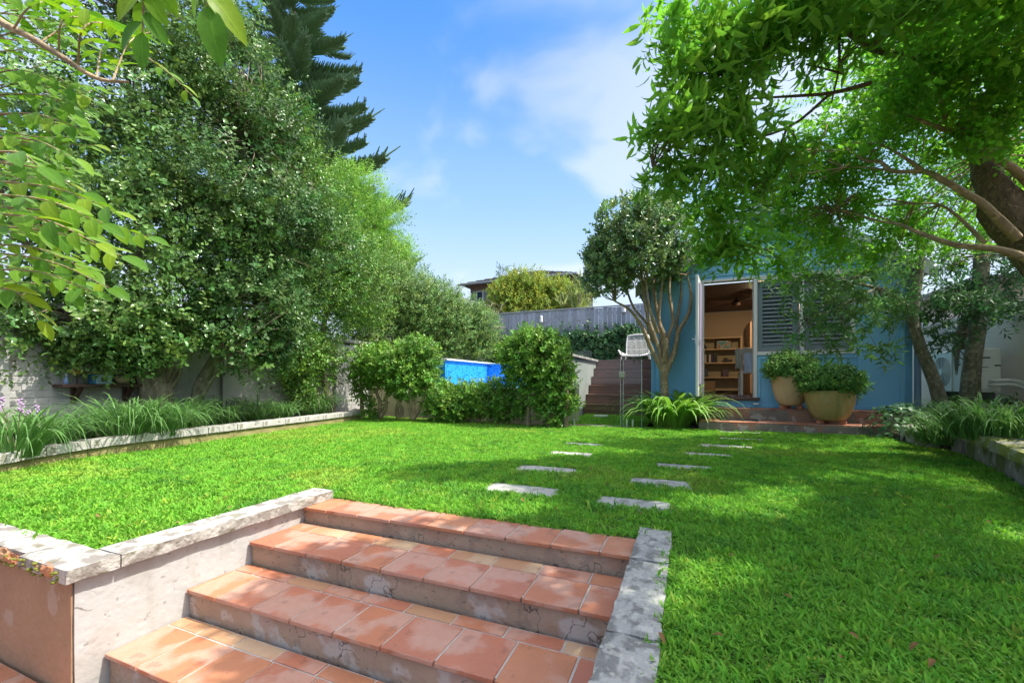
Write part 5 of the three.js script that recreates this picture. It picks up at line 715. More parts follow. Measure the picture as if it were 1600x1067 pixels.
// --- clipped round-headed tree before the garden room
{
  rng = maker(110); const D = 7.85, b = V(at(1040, 650, D).x, 0.02, at(1040, 650, D).z), t = thing('round_headed_tree', 'many-stemmed tree with clipped round head at the corner of the garden room', 'tree', b), ends = [];
  const stem = (pts, radii) => { part(t, 'stem', tube(pts.map(([x, y, dd]) => at(x, y, D + (dd || 0))), radii, 8, 0, 0.25), M.barkTan); ends.push(...pts.slice(-2).map(([x, y, dd]) => at(x, y, D + (dd || 0)))); };
  stem([[1041, 668], [1039, 620], [1037, 580], [1036, 560]], [0.09, 0.075, 0.07, 0.06]);
  stem([[1037, 582], [1020, 550], [1003, 510], [985, 485], [960, 470]], [0.055, 0.045, 0.035, 0.028, 0.015]); stem([[1036, 570], [1025, 530], [1012, 495], [1005, 450], [1000, 400]], [0.045, 0.035, 0.03, 0.025, 0.012]);
  stem([[1036, 560, 0.05], [1034, 520, 0.1], [1024, 470, 0.15], [1020, 420, 0.2], [1018, 350, 0.2]], [0.05, 0.04, 0.035, 0.03, 0.01]); stem([[1038, 565, -0.05], [1040, 530, -0.1], [1030, 500, -0.1], [1033, 460, -0.15], [1040, 400, -0.1]], [0.04, 0.035, 0.03, 0.025, 0.012]);
  stem([[1040, 570], [1044, 530], [1052, 500], [1046, 455], [1050, 400]], [0.045, 0.035, 0.03, 0.025, 0.012]); stem([[1040, 585], [1054, 550], [1060, 520], [1076, 490], [1080, 460], [1074, 430]], [0.05, 0.045, 0.04, 0.034, 0.028, 0.012]);
  stem([[1042, 575, 0.1], [1056, 535, 0.2], [1058, 500, 0.2], [1064, 465, 0.25], [1066, 410, 0.2]], [0.035, 0.03, 0.027, 0.022, 0.01]); stem([[1022, 535, 0.15], [1010, 505, 0.25], [990, 480, 0.3], [975, 440, 0.3], [960, 400, 0.2]], [0.03, 0.025, 0.022, 0.018, 0.01]); stem([[1028, 520, -0.15], [1015, 480, -0.3], [1010, 440, -0.3]], [0.03, 0.025, 0.012]);
  const pls = places([blob(1000, 385, D, [0.92, 0.78, 0.9], 1000), blob(1010, 345, D, [0.62, 0.42, 0.62], 460), blob(955, 430, D, [0.5, 0.42, 0.5], 400), blob(1055, 410, D, [0.42, 0.42, 0.5], 340), blob(940, 400, D, [0.35, 0.4, 0.4], 300)], { shell: 0.36, gap: 0.58, cell: 0.24, lump: 0.2 });
  for (let k = 0; k < 110; k++) { const px = rnd(930, 1075), h = Math.sqrt(Math.max(0, 1 - Math.pow((px - 1000) / 85, 2))); const p = at(px, 385 - 66 * h - rnd(4), D + rnd(-0.4, 0.4)); pls.push({ p, dir: V(0, 1, 0), aim: V(rnd(-0.3, 0.3), 1, rnd(-0.3, 0.3)).normalize() }); }
  foliage(t, 'leaves', pls, [0, 1, 2].map(() => spray(8, 0.07, 0.038, 0.16, { fold: 0.2, spread: 0.8 })), tint(L.camellia, [0.17, 0.28, 0.08]), { out: 0.8, up: 0.5, wild: 0.6, vary: 0.4 }); twigs(t, ends, pls, 150, 0.012, M.barkTan, 'twig', 0.1);
}
// --- the big tree on the right: thick leaning trunk, tan limbs, fine leaves
{
  rng = maker(111); const b = V(4.15, 0.25, -5.3), t = thing('maple_tree', 'large spreading tree with thick rough trunk leaning over the lawn and tan lower limbs', 'tree', b), ends = [], G = at;
  trunkPart(t, 'trunk', [b, V(3.75, 1.1, -5.55), G(1625, 390, 4.3), G(1565, 320, 4.25), G(1535, 255, 4.25), G(1512, 170, 4.3), G(1500, 60, 4.4)], [0.3, 0.25, 0.21, 0.165, 0.09, 0.05, 0.025], M.barkDark, 18, 0.45);
  const limb = (pts, radii, mat = M.barkTan) => { part(t, 'limb', tube(pts.map((p) => G(...p)), radii.map((v) => v * 0.72), 9, 0, 0.25), mat); ends.push(...pts.slice(1).map((p) => G(...p))); };
  limb([[1640, 320, 4.1], [1590, 268, 4.05], [1551, 244, 4.0], [1492, 209, 3.95], [1452, 193, 3.95], [1390, 169, 4.1]], [0.06, 0.05, 0.042, 0.035, 0.025, 0.012]); limb([[1492, 209, 3.95], [1478, 190, 3.9], [1470, 140, 3.9], [1475, 110, 3.9]], [0.025, 0.018, 0.013, 0.008]); limb([[1472, 150, 3.9], [1462, 125, 3.9], [1452, 120, 3.9]], [0.012, 0.009, 0.005]);
  limb([[1590, 372, 4.1], [1540, 322, 4.0], [1511, 303, 4.0], [1475, 282, 4.0], [1445, 268, 4.1], [1397, 268, 4.25], [1375, 252, 4.35], [1354, 252, 4.4], [1326, 236, 4.5], [1275, 236, 4.7]], [0.06, 0.048, 0.042, 0.036, 0.032, 0.026, 0.022, 0.018, 0.014, 0.008]); limb([[1445, 268, 4.1], [1420, 250, 4.15], [1380, 228, 4.3], [1330, 222, 4.4]], [0.026, 0.02, 0.014, 0.007]); limb([[1397, 268, 4.25], [1360, 262, 4.4], [1320, 262, 4.5]], [0.014, 0.01, 0.005]);
  limb([[1640, 430, 4.0], [1600, 402, 3.95], [1551, 388, 3.95], [1492, 382, 4.05], [1433, 362, 4.25], [1405, 350, 4.4], [1374, 345, 4.55], [1307, 326, 4.9]], [0.06, 0.05, 0.042, 0.035, 0.026, 0.02, 0.015, 0.007]); limb([[1540, 380, 4.2], [1505, 345, 4.3], [1470, 320, 4.4], [1430, 318, 4.5]], [0.03, 0.022, 0.015, 0.007]); limb([[1560, 330, 4.3], [1545, 240, 4.5], [1440, 175, 4.8], [1400, 140, 5.0]], [0.045, 0.035, 0.025, 0.012], M.barkDark);
  const seen = places([blob(1570, 175, 3.7, 0.36, 160), blob(1490, 120, 3.7, 0.4, 170), blob(1595, 90, 3.5, 0.4, 170), blob(1430, 60, 3.8, 0.4, 150), blob(1520, 210, 3.8, 0.26, 70), blob(1400, 150, 4.0, 0.35, 130), blob(1210, 262, 4.9, 0.42, 166), blob(1290, 222, 4.7, 0.55, 277), blob(1370, 190, 4.6, 0.6, 316), blob(1450, 150, 4.6, 0.6, 192), blob(1540, 150, 4.8, 0.65, 180), blob(1590, 230, 5.0, 0.5, 166), blob(1270, 320, 5.1, 0.45, 198), blob(1350, 310, 5.1, 0.45, 205), blob(1420, 335, 5.3, 0.4, 150), blob(1200, 350, 5.2, 0.38, 130), blob(1300, 372, 5.3, 0.35, 126), blob(1390, 385, 5.4, 0.36, 126), blob(1500, 370, 5.8, 0.45, 126), blob(1580, 330, 5.6, 0.4, 95), blob(1480, 250, 5.1, 0.4, 98), blob(1400, 90, 4.7, 0.65, 159), blob(1500, 40, 4.6, 0.75, 195), blob(1580, 60, 4.4, 0.6, 133), blob(1150, 320, 5.2, 0.3, 71)], { shell: 0.55, gap: 0.6, cell: 0.34, holes: 0.4 });
  // the part of its crown above and beside the picture that shades the lawn
  const over = places([{ c: V(2.6, 3.6, -3.6), r: [1.0, 0.55, 0.9], n: 1896 }, { c: V(3.3, 3.7, -2.6), r: [1.1, 0.6, 0.9], n: 1896 }, { c: V(2.5, 4.1, -2.2), r: [1.0, 0.55, 0.9], n: 1473 }, { c: V(3.6, 4.3, -3.9), r: [1.1, 0.7, 1.0], n: 1350 }, { c: V(3.7, 4.4, -5.4), r: [1.1, 0.7, 1.0], n: 927 }, { c: V(2.6, 4.6, -5.2), r: [1.0, 0.6, 0.9], n: 441 }, { c: V(2.4, 4.5, -6.6), r: [1.0, 0.6, 0.9], n: 441 }, { c: V(3.4, 4.0, -1.5), r: [1.0, 0.6, 0.8], n: 1473 }, { c: V(2.0, 3.7, -1.4), r: [0.8, 0.45, 0.7], n: 1264 }, { c: V(4.4, 4.2, -2.4), r: [0.9, 0.8, 1.0], n: 1053 }, { c: V(1.7, 4.4, -4.0), r: [0.7, 0.45, 0.8], n: 883 }], { shell: 0.6, gap: 0.3, cell: 0.3, holes: 0.45 });
  const sp = [0, 1, 2, 3].map(() => spray(9, 0.055, 0.03, 0.2, { fold: 0.12, spread: 1.1, droop: 0.2 }));
  foliage(t, 'leaves', seen, sp, L.maple, { out: 0.55, up: 0.0, wild: 0.9, vary: 0.32 }); foliage(t, 'leaves', over, sp, L.maple, { out: 0.55, up: 0, wild: 0.9, vary: 0.3, small: 1, large: 1.5 });
  twigs(t, ends, seen, 200, 0.011, M.barkTan, 'twig', 0.12); ends.push(V(3.2, 3.2, -4.4)); part(t, 'limb', tube([G(1512, 170, 4.3), V(3.0, 3.6, -4.6), V(3.1, 3.7, -3.2), V(3.0, 3.9, -2.0)], [0.05, 0.04, 0.03, 0.02], 9, 16, 0.25), M.barkDark); twigs(t, [V(3.0, 3.6, -4.6), V(3.1, 3.7, -3.2), V(3.0, 3.9, -2.0)], over, 60, 0.02, M.barkDark);
}
// --- peach tree with long hanging leaves
{
  rng = maker(112); const b = V(4.3, 0.25, -3.9), t = thing('peach_tree', 'peach tree with long drooping narrow leaves reaching across the top of the garden', 'tree', b), ends = [], G = at;
  trunkPart(t, 'trunk', [b, V(4.0, 1.4, -4.1), V(3.5, 2.6, -4.2), G(1640, 120, 3.9)], [0.13, 0.1, 0.08, 0.05], M.barkDark, 12, 0.35);
  const limb = (pts, radii) => { part(t, 'limb', tube(pts.map((p) => G(...p)), radii, 9, 0, 0.2), M.barkDark); ends.push(...pts.slice(1).map((p) => G(...p))); };
  limb([[1640, 120, 3.9], [1560, 112, 3.8], [1511, 95, 3.75], [1430, 90, 3.7], [1362, 75, 3.65], [1330, 50, 3.6], [1295, 33, 3.6], [1240, 58, 3.55], [1200, 71, 3.5], [1130, 110, 3.5]], [0.04, 0.036, 0.032, 0.03, 0.026, 0.023, 0.02, 0.016, 0.012, 0.006]);
  limb([[1351, 70, 3.65], [1345, 20, 3.7], [1352, -60, 3.7]], [0.02, 0.016, 0.01]); limb([[1310, 40, 3.6], [1312, 100, 3.6], [1300, 160, 3.6]], [0.013, 0.01, 0.006]); limb([[1260, 100, 3.6], [1300, 110, 3.6], [1322, 116, 3.6]], [0.008, 0.009, 0.01]); limb([[1360, 130, 3.7], [1300, 145, 3.65], [1240, 150, 3.6], [1150, 155, 3.5]], [0.02, 0.015, 0.011, 0.005]); limb([[1362, 75, 3.65], [1200, -30, 3.6], [1080, -20, 3.5]], [0.03, 0.02, 0.006]); limb([[1300, 145, 3.65], [1230, 200, 3.7], [1120, 230, 3.6], [1020, 260, 3.5]], [0.014, 0.011, 0.008, 0.004]); limb([[1230, 200, 3.7], [1190, 300, 3.9], [1140, 380, 4.1]], [0.011, 0.008, 0.004]);
  const seen = places([blob(1075, 40, 3.4, 0.32, 79), blob(1095, 120, 3.45, 0.28, 79), blob(1060, 190, 3.45, 0.26, 63), blob(1018, 200, 3.4, 0.1, 10), blob(1020, 262, 3.5, 0.13, 16), blob(1075, 260, 3.6, 0.25, 54), blob(1130, 190, 3.6, 0.32, 79), blob(1150, 60, 3.5, 0.35, 79), blob(1120, 320, 3.9, 0.28, 63), blob(1110, 375, 4.1, 0.18, 33), blob(1150, 375, 4.2, 0.22, 48), blob(1220, 395, 4.3, 0.17, 27), blob(1230, 30, 3.6, 0.3, 46), blob(1180, 260, 3.8, 0.28, 50), blob(1330, 20, 3.7, 0.35, 58), blob(1420, 30, 3.5, 0.35, 50), blob(1230, 235, 3.9, 0.22, 29), blob(1390, 5, 3.3, 0.3, 37)], { shell: 0.6, gap: 0.42, cell: 0.2 });
  const over = places([{ c: V(0.95, 3.7, -2.1), r: [0.75, 0.35, 0.7], n: 300 }, { c: V(1.5, 3.5, -3.0), r: [0.6, 0.4, 0.6], n: 277 }, { c: V(0.7, 3.75, -3.9), r: [0.6, 0.35, 0.55], n: 198 }, { c: V(1.9, 3.6, -2.5), r: [0.7, 0.45, 0.7], n: 343 }, { c: V(1.3, 3.9, -2.0), r: [0.8, 0.4, 0.6], n: 264 }], { shell: 0.6, gap: 0.2, cell: 0.4, holes: 0.47 });
  const mk = (n) => spray(n, 0.145, 0.034, 0.2, { seg: 4, fold: 0.16, droopY: 0.9, spread: 1.15, peak: 0.75 });
  const sp = [mk(7), mk(8), mk(6), mk(7)];
  const hang = (p) => { const d = V(p.dir.x * 0.5 + rnd(-0.5, 0.5), -0.75 + rnd(-0.3, 0.5), p.dir.z * 0.5 + rnd(-0.5, 0.5)); p.aim = d.normalize(); return p; };
  foliage(t, 'leaves', seen.map(hang), sp, L.peach, { vary: 0.28, small: 0.8, large: 1.1 }); foliage(t, 'leaves', over.map(hang), sp, L.peach, { vary: 0.28 }); twigs(t, ends, seen, 120, 0.009, M.barkDark, 'twig', 0.08);
  part(t, 'limb', tube([G(1362, 75, 3.65), V(1.9, 3.7, -3.2), V(1.3, 3.7, -2.6), V(0.7, 3.7, -3.2)], [0.04, 0.03, 0.02, 0.01], 8, 14, 0.2), M.barkDark);
}
// --- two slim laurels beside the garden room
{
  const mk = (label, base, trunks, blobs, seed, mat) => {
    rng = maker(seed); const t = thing('laurel_tree', label, 'tree', base), ends = [];
    for (const [pts, radii] of trunks) { part(t, 'trunk', tube(pts.map((p) => p.isVector3 ? p : at(...p)), radii, 10, 0, 0.2), M.barkMoss); ends.push(...pts.slice(1).map((p) => p.isVector3 ? p : at(...p))); }
    const pls = places(blobs.map((b) => blob(...b)), { shell: 0.6, gap: 0.46, cell: 0.24 }); foliage(t, 'leaves', pls, [0, 1, 2].map(() => spray(8, 0.105, 0.03, 0.18, { fold: 0.18, spread: 1.0, droop: 0.25, peak: 0.8 })), mat, { out: 0.6, up: -0.25, wild: 0.7, vary: 0.35 }); twigs(t, ends, pls, 90, 0.01, M.barkMoss, 'twig', 0.1);
  };
  const a = ground(1478, 668, 0.1), b = at(1515, 640, 6.6); b.y = 0.1;
  mk('slim pale trunked laurel leaning left whose branches hang before the shutters', a, [[[a, at(1462, 600, 6.5), at(1440, 545, 6.5), at(1428, 505, 6.5), at(1430, 470, 6.5), at(1438, 410, 6.5), at(1440, 340, 6.5)], [0.1, 0.082, 0.075, 0.07, 0.068, 0.06, 0.05]], [[[1428, 490, 6.5], [1405, 470, 6.4], [1370, 450, 6.2], [1320, 440, 6.0]], [0.05, 0.035, 0.025, 0.012]], [[[1370, 450, 6.2], [1310, 480, 5.9], [1260, 500, 5.8]], [0.02, 0.014, 0.007]], [[[1320, 440, 6.0], [1240, 440, 5.8]], [0.012, 0.006]]],
    [[1235, 445, 5.7, 0.2, 25], [1262, 495, 5.75, 0.24, 28], [1300, 460, 5.8, 0.3, 44], [1345, 470, 5.9, 0.32, 52], [1320, 525, 5.8, 0.22, 23], [1295, 540, 5.75, 0.12, 10], [1390, 480, 6.1, 0.32, 67], [1380, 540, 6.1, 0.2, 18], [1350, 425, 6.0, 0.3, 57], [1245, 520, 5.75, 0.12, 10], [1410, 430, 6.3, 0.32, 40], [1430, 350, 6.5, 0.4, 45], [1280, 420, 5.8, 0.22, 22]], 121, L.laurel);
  mk('laurel with double trunk rising before the air conditioner', b, [[[b, at(1520, 570, 6.5), at(1528, 520, 6.5), at(1532, 470, 6.5), at(1535, 400, 6.5), at(1545, 320, 6.5)], [0.13, 0.105, 0.1, 0.095, 0.09, 0.07]], [[[1512, 620, 6.75], [1500, 545, 6.75], [1510, 500, 6.7], [1520, 470, 6.6]], [0.085, 0.075, 0.07, 0.06]]],
    [[1450, 480, 6.6, 0.3, 49], [1490, 470, 6.4, 0.34, 73], [1470, 525, 6.4, 0.26, 33], [1540, 480, 6.1, 0.26, 42], [1560, 500, 6.0, 0.2, 21], [1510, 430, 6.6, 0.35, 57], [1570, 430, 6.4, 0.35, 57], [1600, 380, 6.6, 0.4, 52], [1590, 470, 6.3, 0.25, 28], [1480, 400, 6.8, 0.4, 52]], 122, tint(L.laurel, [0.066, 0.165, 0.049]));
}
// --- trees beyond the right wall, filling in behind the crowns
{
  rng = maker(123); const t = thing('neighbour_tree', 'shady tree beyond the beige wall filling the gaps between the trunks', 'tree', V(7, -0.5, -11)); part(t, 'trunk', tube([V(7, -0.5, -11), V(7.1, 2, -11), V(6.9, 4, -11)], [0.2, 0.16, 0.1], 10, 8, 0.2), M.barkDark);
  const pls = places([{ c: V(6.6, 4.4, -10.6), r: [1.5, 1.3, 1.4], n: 1100 }, { c: V(6.2, 3.3, -9.6), r: [0.9, 0.8, 1.0], n: 420 }, { c: V(7.4, 5.2, -9.2), r: [1.4, 1.2, 1.4], n: 800 }, { c: V(5.8, 5.2, -11.4), r: [1.3, 1, 1.2], n: 700 }], { shell: 0.4, gap: 0.5 }); foliage(t, 'leaves', pls, [spray(9, 0.11, 0.05, 0.3, { seg: 2 }), spray(8, 0.11, 0.05, 0.3, { seg: 2 })], tint(L.maple, [0.099, 0.247, 0.049]), { vary: 0.35 });
}

// ================================================================ SHRUBS, STRAPPY PLANTS, NEAR BRANCH
// --- clipped shrubs along the pool wall
{
  const shrub = (label, seed, px, trunks, blobs, mat, group) => {
    rng = maker(seed); const b = ground(px[0], px[1], 0), t = thing('clipped_shrub', label, 'shrub', b), ends = [];
    for (const pts of trunks) { part(t, 'stem', tube(pts.map((p) => at(...p)), pts.map((_, i) => 0.05 - 0.032 * i / (pts.length - 1)), 8, 0, 0.3), M.barkTan); ends.push(at(...pts[pts.length - 1])); }
    const pls = places(blobs.map((q) => blob(...q)), { shell: 0.34, gap: 0.4, cell: 0.2, lump: 0.22 }); foliage(t, 'leaves', pls, [0, 1, 2].map(() => spray(8, 0.062, 0.033, 0.14, { fold: 0.18, spread: 0.85 })), mat, { out: 0.95, up: 0.4, wild: 0.55, vary: 0.38 }); twigs(t, ends, pls, 40, 0.01, M.barkTan, 'twig', 0.08);
    const shoots = []; for (let k = 0; k < 46; k++) { const q = pick(pls); if (q.rad < 0.8 || q.dir.y < -0.1) continue; const d = q.dir.clone().add(V(rnd(-0.4, 0.4), rnd(0.3, 0.9), rnd(-0.4, 0.4))).normalize(), l = rnd(0.05, 0.13); for (let j = 0; j < 2; j++) shoots.push({ p: q.p.clone().addScaledVector(d, l * j * 0.8), dir: d, aim: d }); }
    foliage(t, 'shoots', shoots, [spray(6, 0.05, 0.022, 0.13, { seg: 2, fold: 0.2, spread: 0.6 })], mat, { vary: 0.35 });
    const litter = []; for (let k = 0; k < 40; k++) { const a = rnd(6.28), q = rnd(0.1, 0.6), g = leafGeo(0.05, 0.025, { fold: 0.3, droop: 0.4 }); g.rotateX(-1.5 + rnd(-0.4, 0.4)); g.rotateY(rnd(6.3)); g.translate(b.x + Math.cos(a) * q * 1.3, 0.02 + rnd(0.02), b.z + Math.sin(a) * q * 0.4); litter.push(g); } part(t, 'leaf_litter', merge(litter), std([0.2, 0.12, 0.06], 0.9, { side: THREE.DoubleSide }), 'stuff');
  };
  shrub('big clipped shrub with curling bare stems left of the blue pool', 201, [620, 654], [[[590, 655, 8.95], [594, 632, 8.95], [588, 610, 8.95], [600, 590, 8.95]], [[594, 652, 8.9], [603, 636, 8.9], [604, 615, 8.9], [615, 590, 8.9]], [[622, 653, 8.8], [620, 638, 8.8], [625, 622, 8.8], [618, 600, 8.8]], [[626, 652, 8.8], [628, 640, 8.8], [624, 625, 8.8], [632, 600, 8.8]], [[644, 655, 8.65], [640, 638, 8.65], [634, 615, 8.65]], [[645, 655, 8.65], [655, 640, 8.65], [662, 620, 8.65], [664, 600, 8.65]], [[646, 655, 8.65], [646, 630, 8.65], [648, 600, 8.65]], [[566, 652, 9.2], [564, 610, 9.2], [562, 570, 9.2]]], [[620, 572, 8.8, [0.62, 0.42, 0.45], 1100], [655, 565, 8.7, [0.4, 0.46, 0.4], 650], [580, 572, 9.1, [0.42, 0.42, 0.4], 600], [632, 600, 8.7, [0.4, 0.25, 0.35], 300], [665, 590, 8.65, [0.22, 0.3, 0.25], 180], [565, 600, 9.2, [0.2, 0.4, 0.2], 150], [580, 640, 9.0, [0.18, 0.16, 0.15], 60]], L.hedge);
  shrub('low clipped shrub growing in front of the blue mosaic', 202, [715, 660], [[[722, 658, 8.4], [712, 645, 8.4], [700, 625, 8.4]], [[726, 659, 8.4], [738, 645, 8.4], [745, 625, 8.4]], [[745, 660, 8.35], [735, 655, 8.35], [728, 640, 8.35], [718, 620, 8.35]], [[746, 660, 8.35], [752, 645, 8.35], [758, 625, 8.35]]], [[695, 628, 8.5, [0.4, 0.33, 0.3], 480], [735, 622, 8.4, [0.4, 0.3, 0.3], 480], [715, 640, 8.4, [0.35, 0.2, 0.28], 220], [682, 648, 8.5, [0.2, 0.16, 0.2], 80]], L.hedge);
  shrub('small shrub in shade between the low shrub and the tall one', 203, [785, 664], [[[779, 662, 8.2], [775, 640, 8.2], [772, 618, 8.2]], [[782, 662, 8.2], [795, 645, 8.2], [805, 630, 8.2]], [[815, 665, 8.0], [800, 640, 8.0], [796, 625, 8.0]]], [[778, 620, 8.2, [0.28, 0.26, 0.24], 260], [800, 640, 8.1, [0.3, 0.2, 0.22], 200], [770, 645, 8.2, [0.2, 0.14, 0.2], 70], [795, 605, 8.1, [0.15, 0.15, 0.15], 60]], L.hedge);
  shrub('tall rounded clipped shrub standing beside the glass panel', 204, [845, 667], [[[826, 666, 7.7], [826, 640, 7.7], [828, 600, 7.7]], [[857, 668, 7.5], [857, 640, 7.5], [850, 600, 7.5]], [[860, 668, 7.5], [864, 640, 7.5], [872, 600, 7.5]], [[884, 668, 7.4], [886, 620, 7.4], [884, 580, 7.4]]], [[832, 560, 7.7, [0.58, 0.46, 0.5], 1300], [862, 575, 7.6, [0.35, 0.45, 0.4], 650], [850, 610, 7.6, [0.4, 0.3, 0.3], 420], [865, 645, 7.5, [0.25, 0.22, 0.2], 170], [835, 545, 7.8, [0.5, 0.25, 0.4], 400], [888, 625, 7.4, [0.12, 0.4, 0.14], 120]], L.hedge);
}
// --- strappy clumps
function strapClump(name, label, cat, base, o, group) {
  rng = maker(o.seed); const t = thing(name, label, cat, base, group), geos = [0, 1, 2, 3].map((k) => leafGeo(o.len * (0.8 + 0.13 * k), o.wid, { strap: true, seg: 7, droopY: o.droop ? o.droop * (0.75 + 0.18 * k) : 1.5 + 0.4 * k, fold: 0.16 }));
  const dark = o.mat, mats = [dark, tint(dark, [dark.color.r * 1.08, dark.color.g, dark.color.b]), tint(dark, [dark.color.r * 0.94, dark.color.g, dark.color.b])], list = [];
  for (let k = 0; k < o.n; k++) {
    const a = rnd(6.283), rr = Math.sqrt(rnd()) * o.foot, tilt = (o.tilt0 ?? 0.1) + rnd(o.tilt ?? 0.75), p = V(base.x + Math.cos(a) * rr, base.y - 0.01, base.z + Math.sin(a) * rr * (o.flat ?? 1)), az = a + rnd(-0.7, 0.7);
    const d = V(Math.cos(az) * Math.sin(tilt), Math.cos(tilt), Math.sin(az) * Math.sin(tilt)).normalize(), z = V(Math.cos(az), 0, Math.sin(az)).negate(), zz = z.addScaledVector(d, -z.dot(d)).normalize(), x = d.clone().cross(zz);
    list.push({ p, q: new THREE.Quaternion().setFromRotationMatrix(new THREE.Matrix4().makeBasis(x, d, zz)), s: rnd(0.65, 1.15) });
  }
  if (o.single) singleLeaves(t, list, geos, mats); else { const im = []; for (const l of list) { const g = pick(geos).clone(); g.scale(l.s, l.s, l.s); g.applyQuaternion(l.q); g.translate(l.p.x, l.p.y, l.p.z); im.push(g); } const third = Math.ceil(im.length / 3); for (let k = 0; k < 3; k++) if (im.length > k * third) part(t, 'blades', merge(im.slice(k * third, (k + 1) * third)), mats[k], 'stuff'); }
  if (o.flowers) { const fl = [], st = []; for (let k = 0; k < o.flowers; k++) { const a = rnd(6.28), q = base.clone().add(V(Math.cos(a) * o.foot * 1.3, o.len * rnd(0.4, 0.7), Math.abs(Math.sin(a)) * o.foot)); st.push(tube([base, base.clone().lerp(q, 0.6).add(V(0, 0.06, 0)), q], [0.004, 0.003, 0.002], 4, 5)); for (let i = 0; i < 26; i++) fl.push(new THREE.IcosahedronGeometry(rnd(0.006, 0.011), 0).translate(q.x + rnd(-0.018, 0.018), q.y - 0.05 + i * 0.0045, q.z + rnd(-0.018, 0.018))); } part(t, 'flower_stalk', merge(st), M.twig); part(t, 'flower_spike', merge(fl.map((g) => boxUV(g))), std([0.4, 0.26, 0.42], 0.9), 'stuff'); }
  return t;
}
{
  const lir = (px, py, y, label, o) => strapClump('liriope_clump', label, 'grass clump', ground(px, py, y), { wid: 0.014, foot: 0.16, n: 190, mat: L.strap, tilt: 0.55, ...o, len: (o.len ?? 0.5) * (o.seed > 320 ? 0.9 : 1.42) });
  lir(25, 712, 0.15, 'grassy clump with mauve flower spikes hanging over the kerb at the picture edge', { seed: 301, len: 0.52, flowers: 5, n: 200 });
  lir(-45, 700, 0.15, 'grassy clump cut by the picture edge before the lit brick wall', { seed: 302 });
  lir(75, 700, 0.15, 'grassy clump with mauve flowers second from the picture edge by the kerb', { seed: 303, flowers: 3 });
  lir(120, 685, 0.15, 'low dark grassy clump under the wall shelf', { seed: 304, len: 0.4, n: 120 });
  lir(195, 685, 0.15, 'dense dark grassy clump left of the camellia trunks over the kerb', { seed: 305, n: 260, foot: 0.22, len: 0.58 });
  lir(245, 680, 0.15, 'dense grassy clump in front of the camellia trunks', { seed: 306, n: 260, foot: 0.22, len: 0.56 });
  lir(290, 672, 0.15, 'grassy clump between the two camellia trunks and the kerb', { seed: 307, n: 240, foot: 0.2, len: 0.55 });
  lir(345, 664, 0.15, 'grassy clump below the leaning camellia and the wall pier', { seed: 308, n: 220, foot: 0.22 });
  lir(400, 658, 0.15, 'grassy clump in the middle of the bed before the shaded wall', { seed: 309, n: 210, foot: 0.22 });
  lir(440, 655, 0.15, 'dark grassy clump just left of the full one at the kerb end', { seed: 310, n: 150, len: 0.42 });
  lir(492, 648, 0.15, 'full grassy clump at the curved end of the kerb', { seed: 311, n: 260, foot: 0.24, len: 0.58, flowers: 2 });
  // the planter and the shaded bed on the right
  lir(1545, 684, 0.27, 'large arching grass clump spilling over the mossy planter corner', { seed: 321, n: 330, foot: 0.28, len: 0.72, wid: 0.016 });
  lir(1600, 690, 0.27, 'grass clump on the planter at the picture edge', { seed: 322, n: 300, foot: 0.26, len: 0.7, wid: 0.016 });
  lir(1590, 650, 0.27, 'grass clump at the back of the planter under the beige wall', { seed: 323, n: 260, foot: 0.28, len: 0.7, wid: 0.015 });
  lir(1525, 652, 0.25, 'tall grass clump between the double trunk and the planter', { seed: 324, n: 240, foot: 0.22, len: 0.72, wid: 0.015 });
  lir(1470, 692, 0.1, 'hanging grass clump at the foot of the slim laurel, falling to the lawn', { seed: 325, n: 200, foot: 0.2, len: 0.55, wid: 0.014 });
  lir(1490, 680, 0.2, 'grass clump just left of the planter corner', { seed: 326, n: 200, foot: 0.18, len: 0.55, wid: 0.014 });
  lir(1412, 655, 0.15, 'upright dark grass clump against the blue wall corner', { seed: 327, n: 130, foot: 0.14, len: 0.62, wid: 0.013 });
  lir(1440, 650, 0.15, 'grass clump beside the grey downpipe', { seed: 328, n: 110, foot: 0.14, len: 0.55, wid: 0.013 });
}
{ // broad leaved lily clump beside the terrace steps
  strapClump('lily_clump', 'big clump of broad strap leaves by the glass gate and terrace steps', 'lily plant', ground(1048, 667, 0.0), { seed: 331, len: 0.98, wid: 0.08, foot: 0.3, n: 290, mat: L.lily, single: true, tilt: 0.55, droop: 1.9 });
  const b = ground(1082, 664, 0); strapClump('lily_clump', 'smaller lily clump with tall upright leaves in front of the open door', 'lily plant', b, { seed: 332, len: 0.9, wid: 0.06, foot: 0.1, n: 50, mat: L.lily, single: true, tilt: 0.45, droop: 1.2 });
}
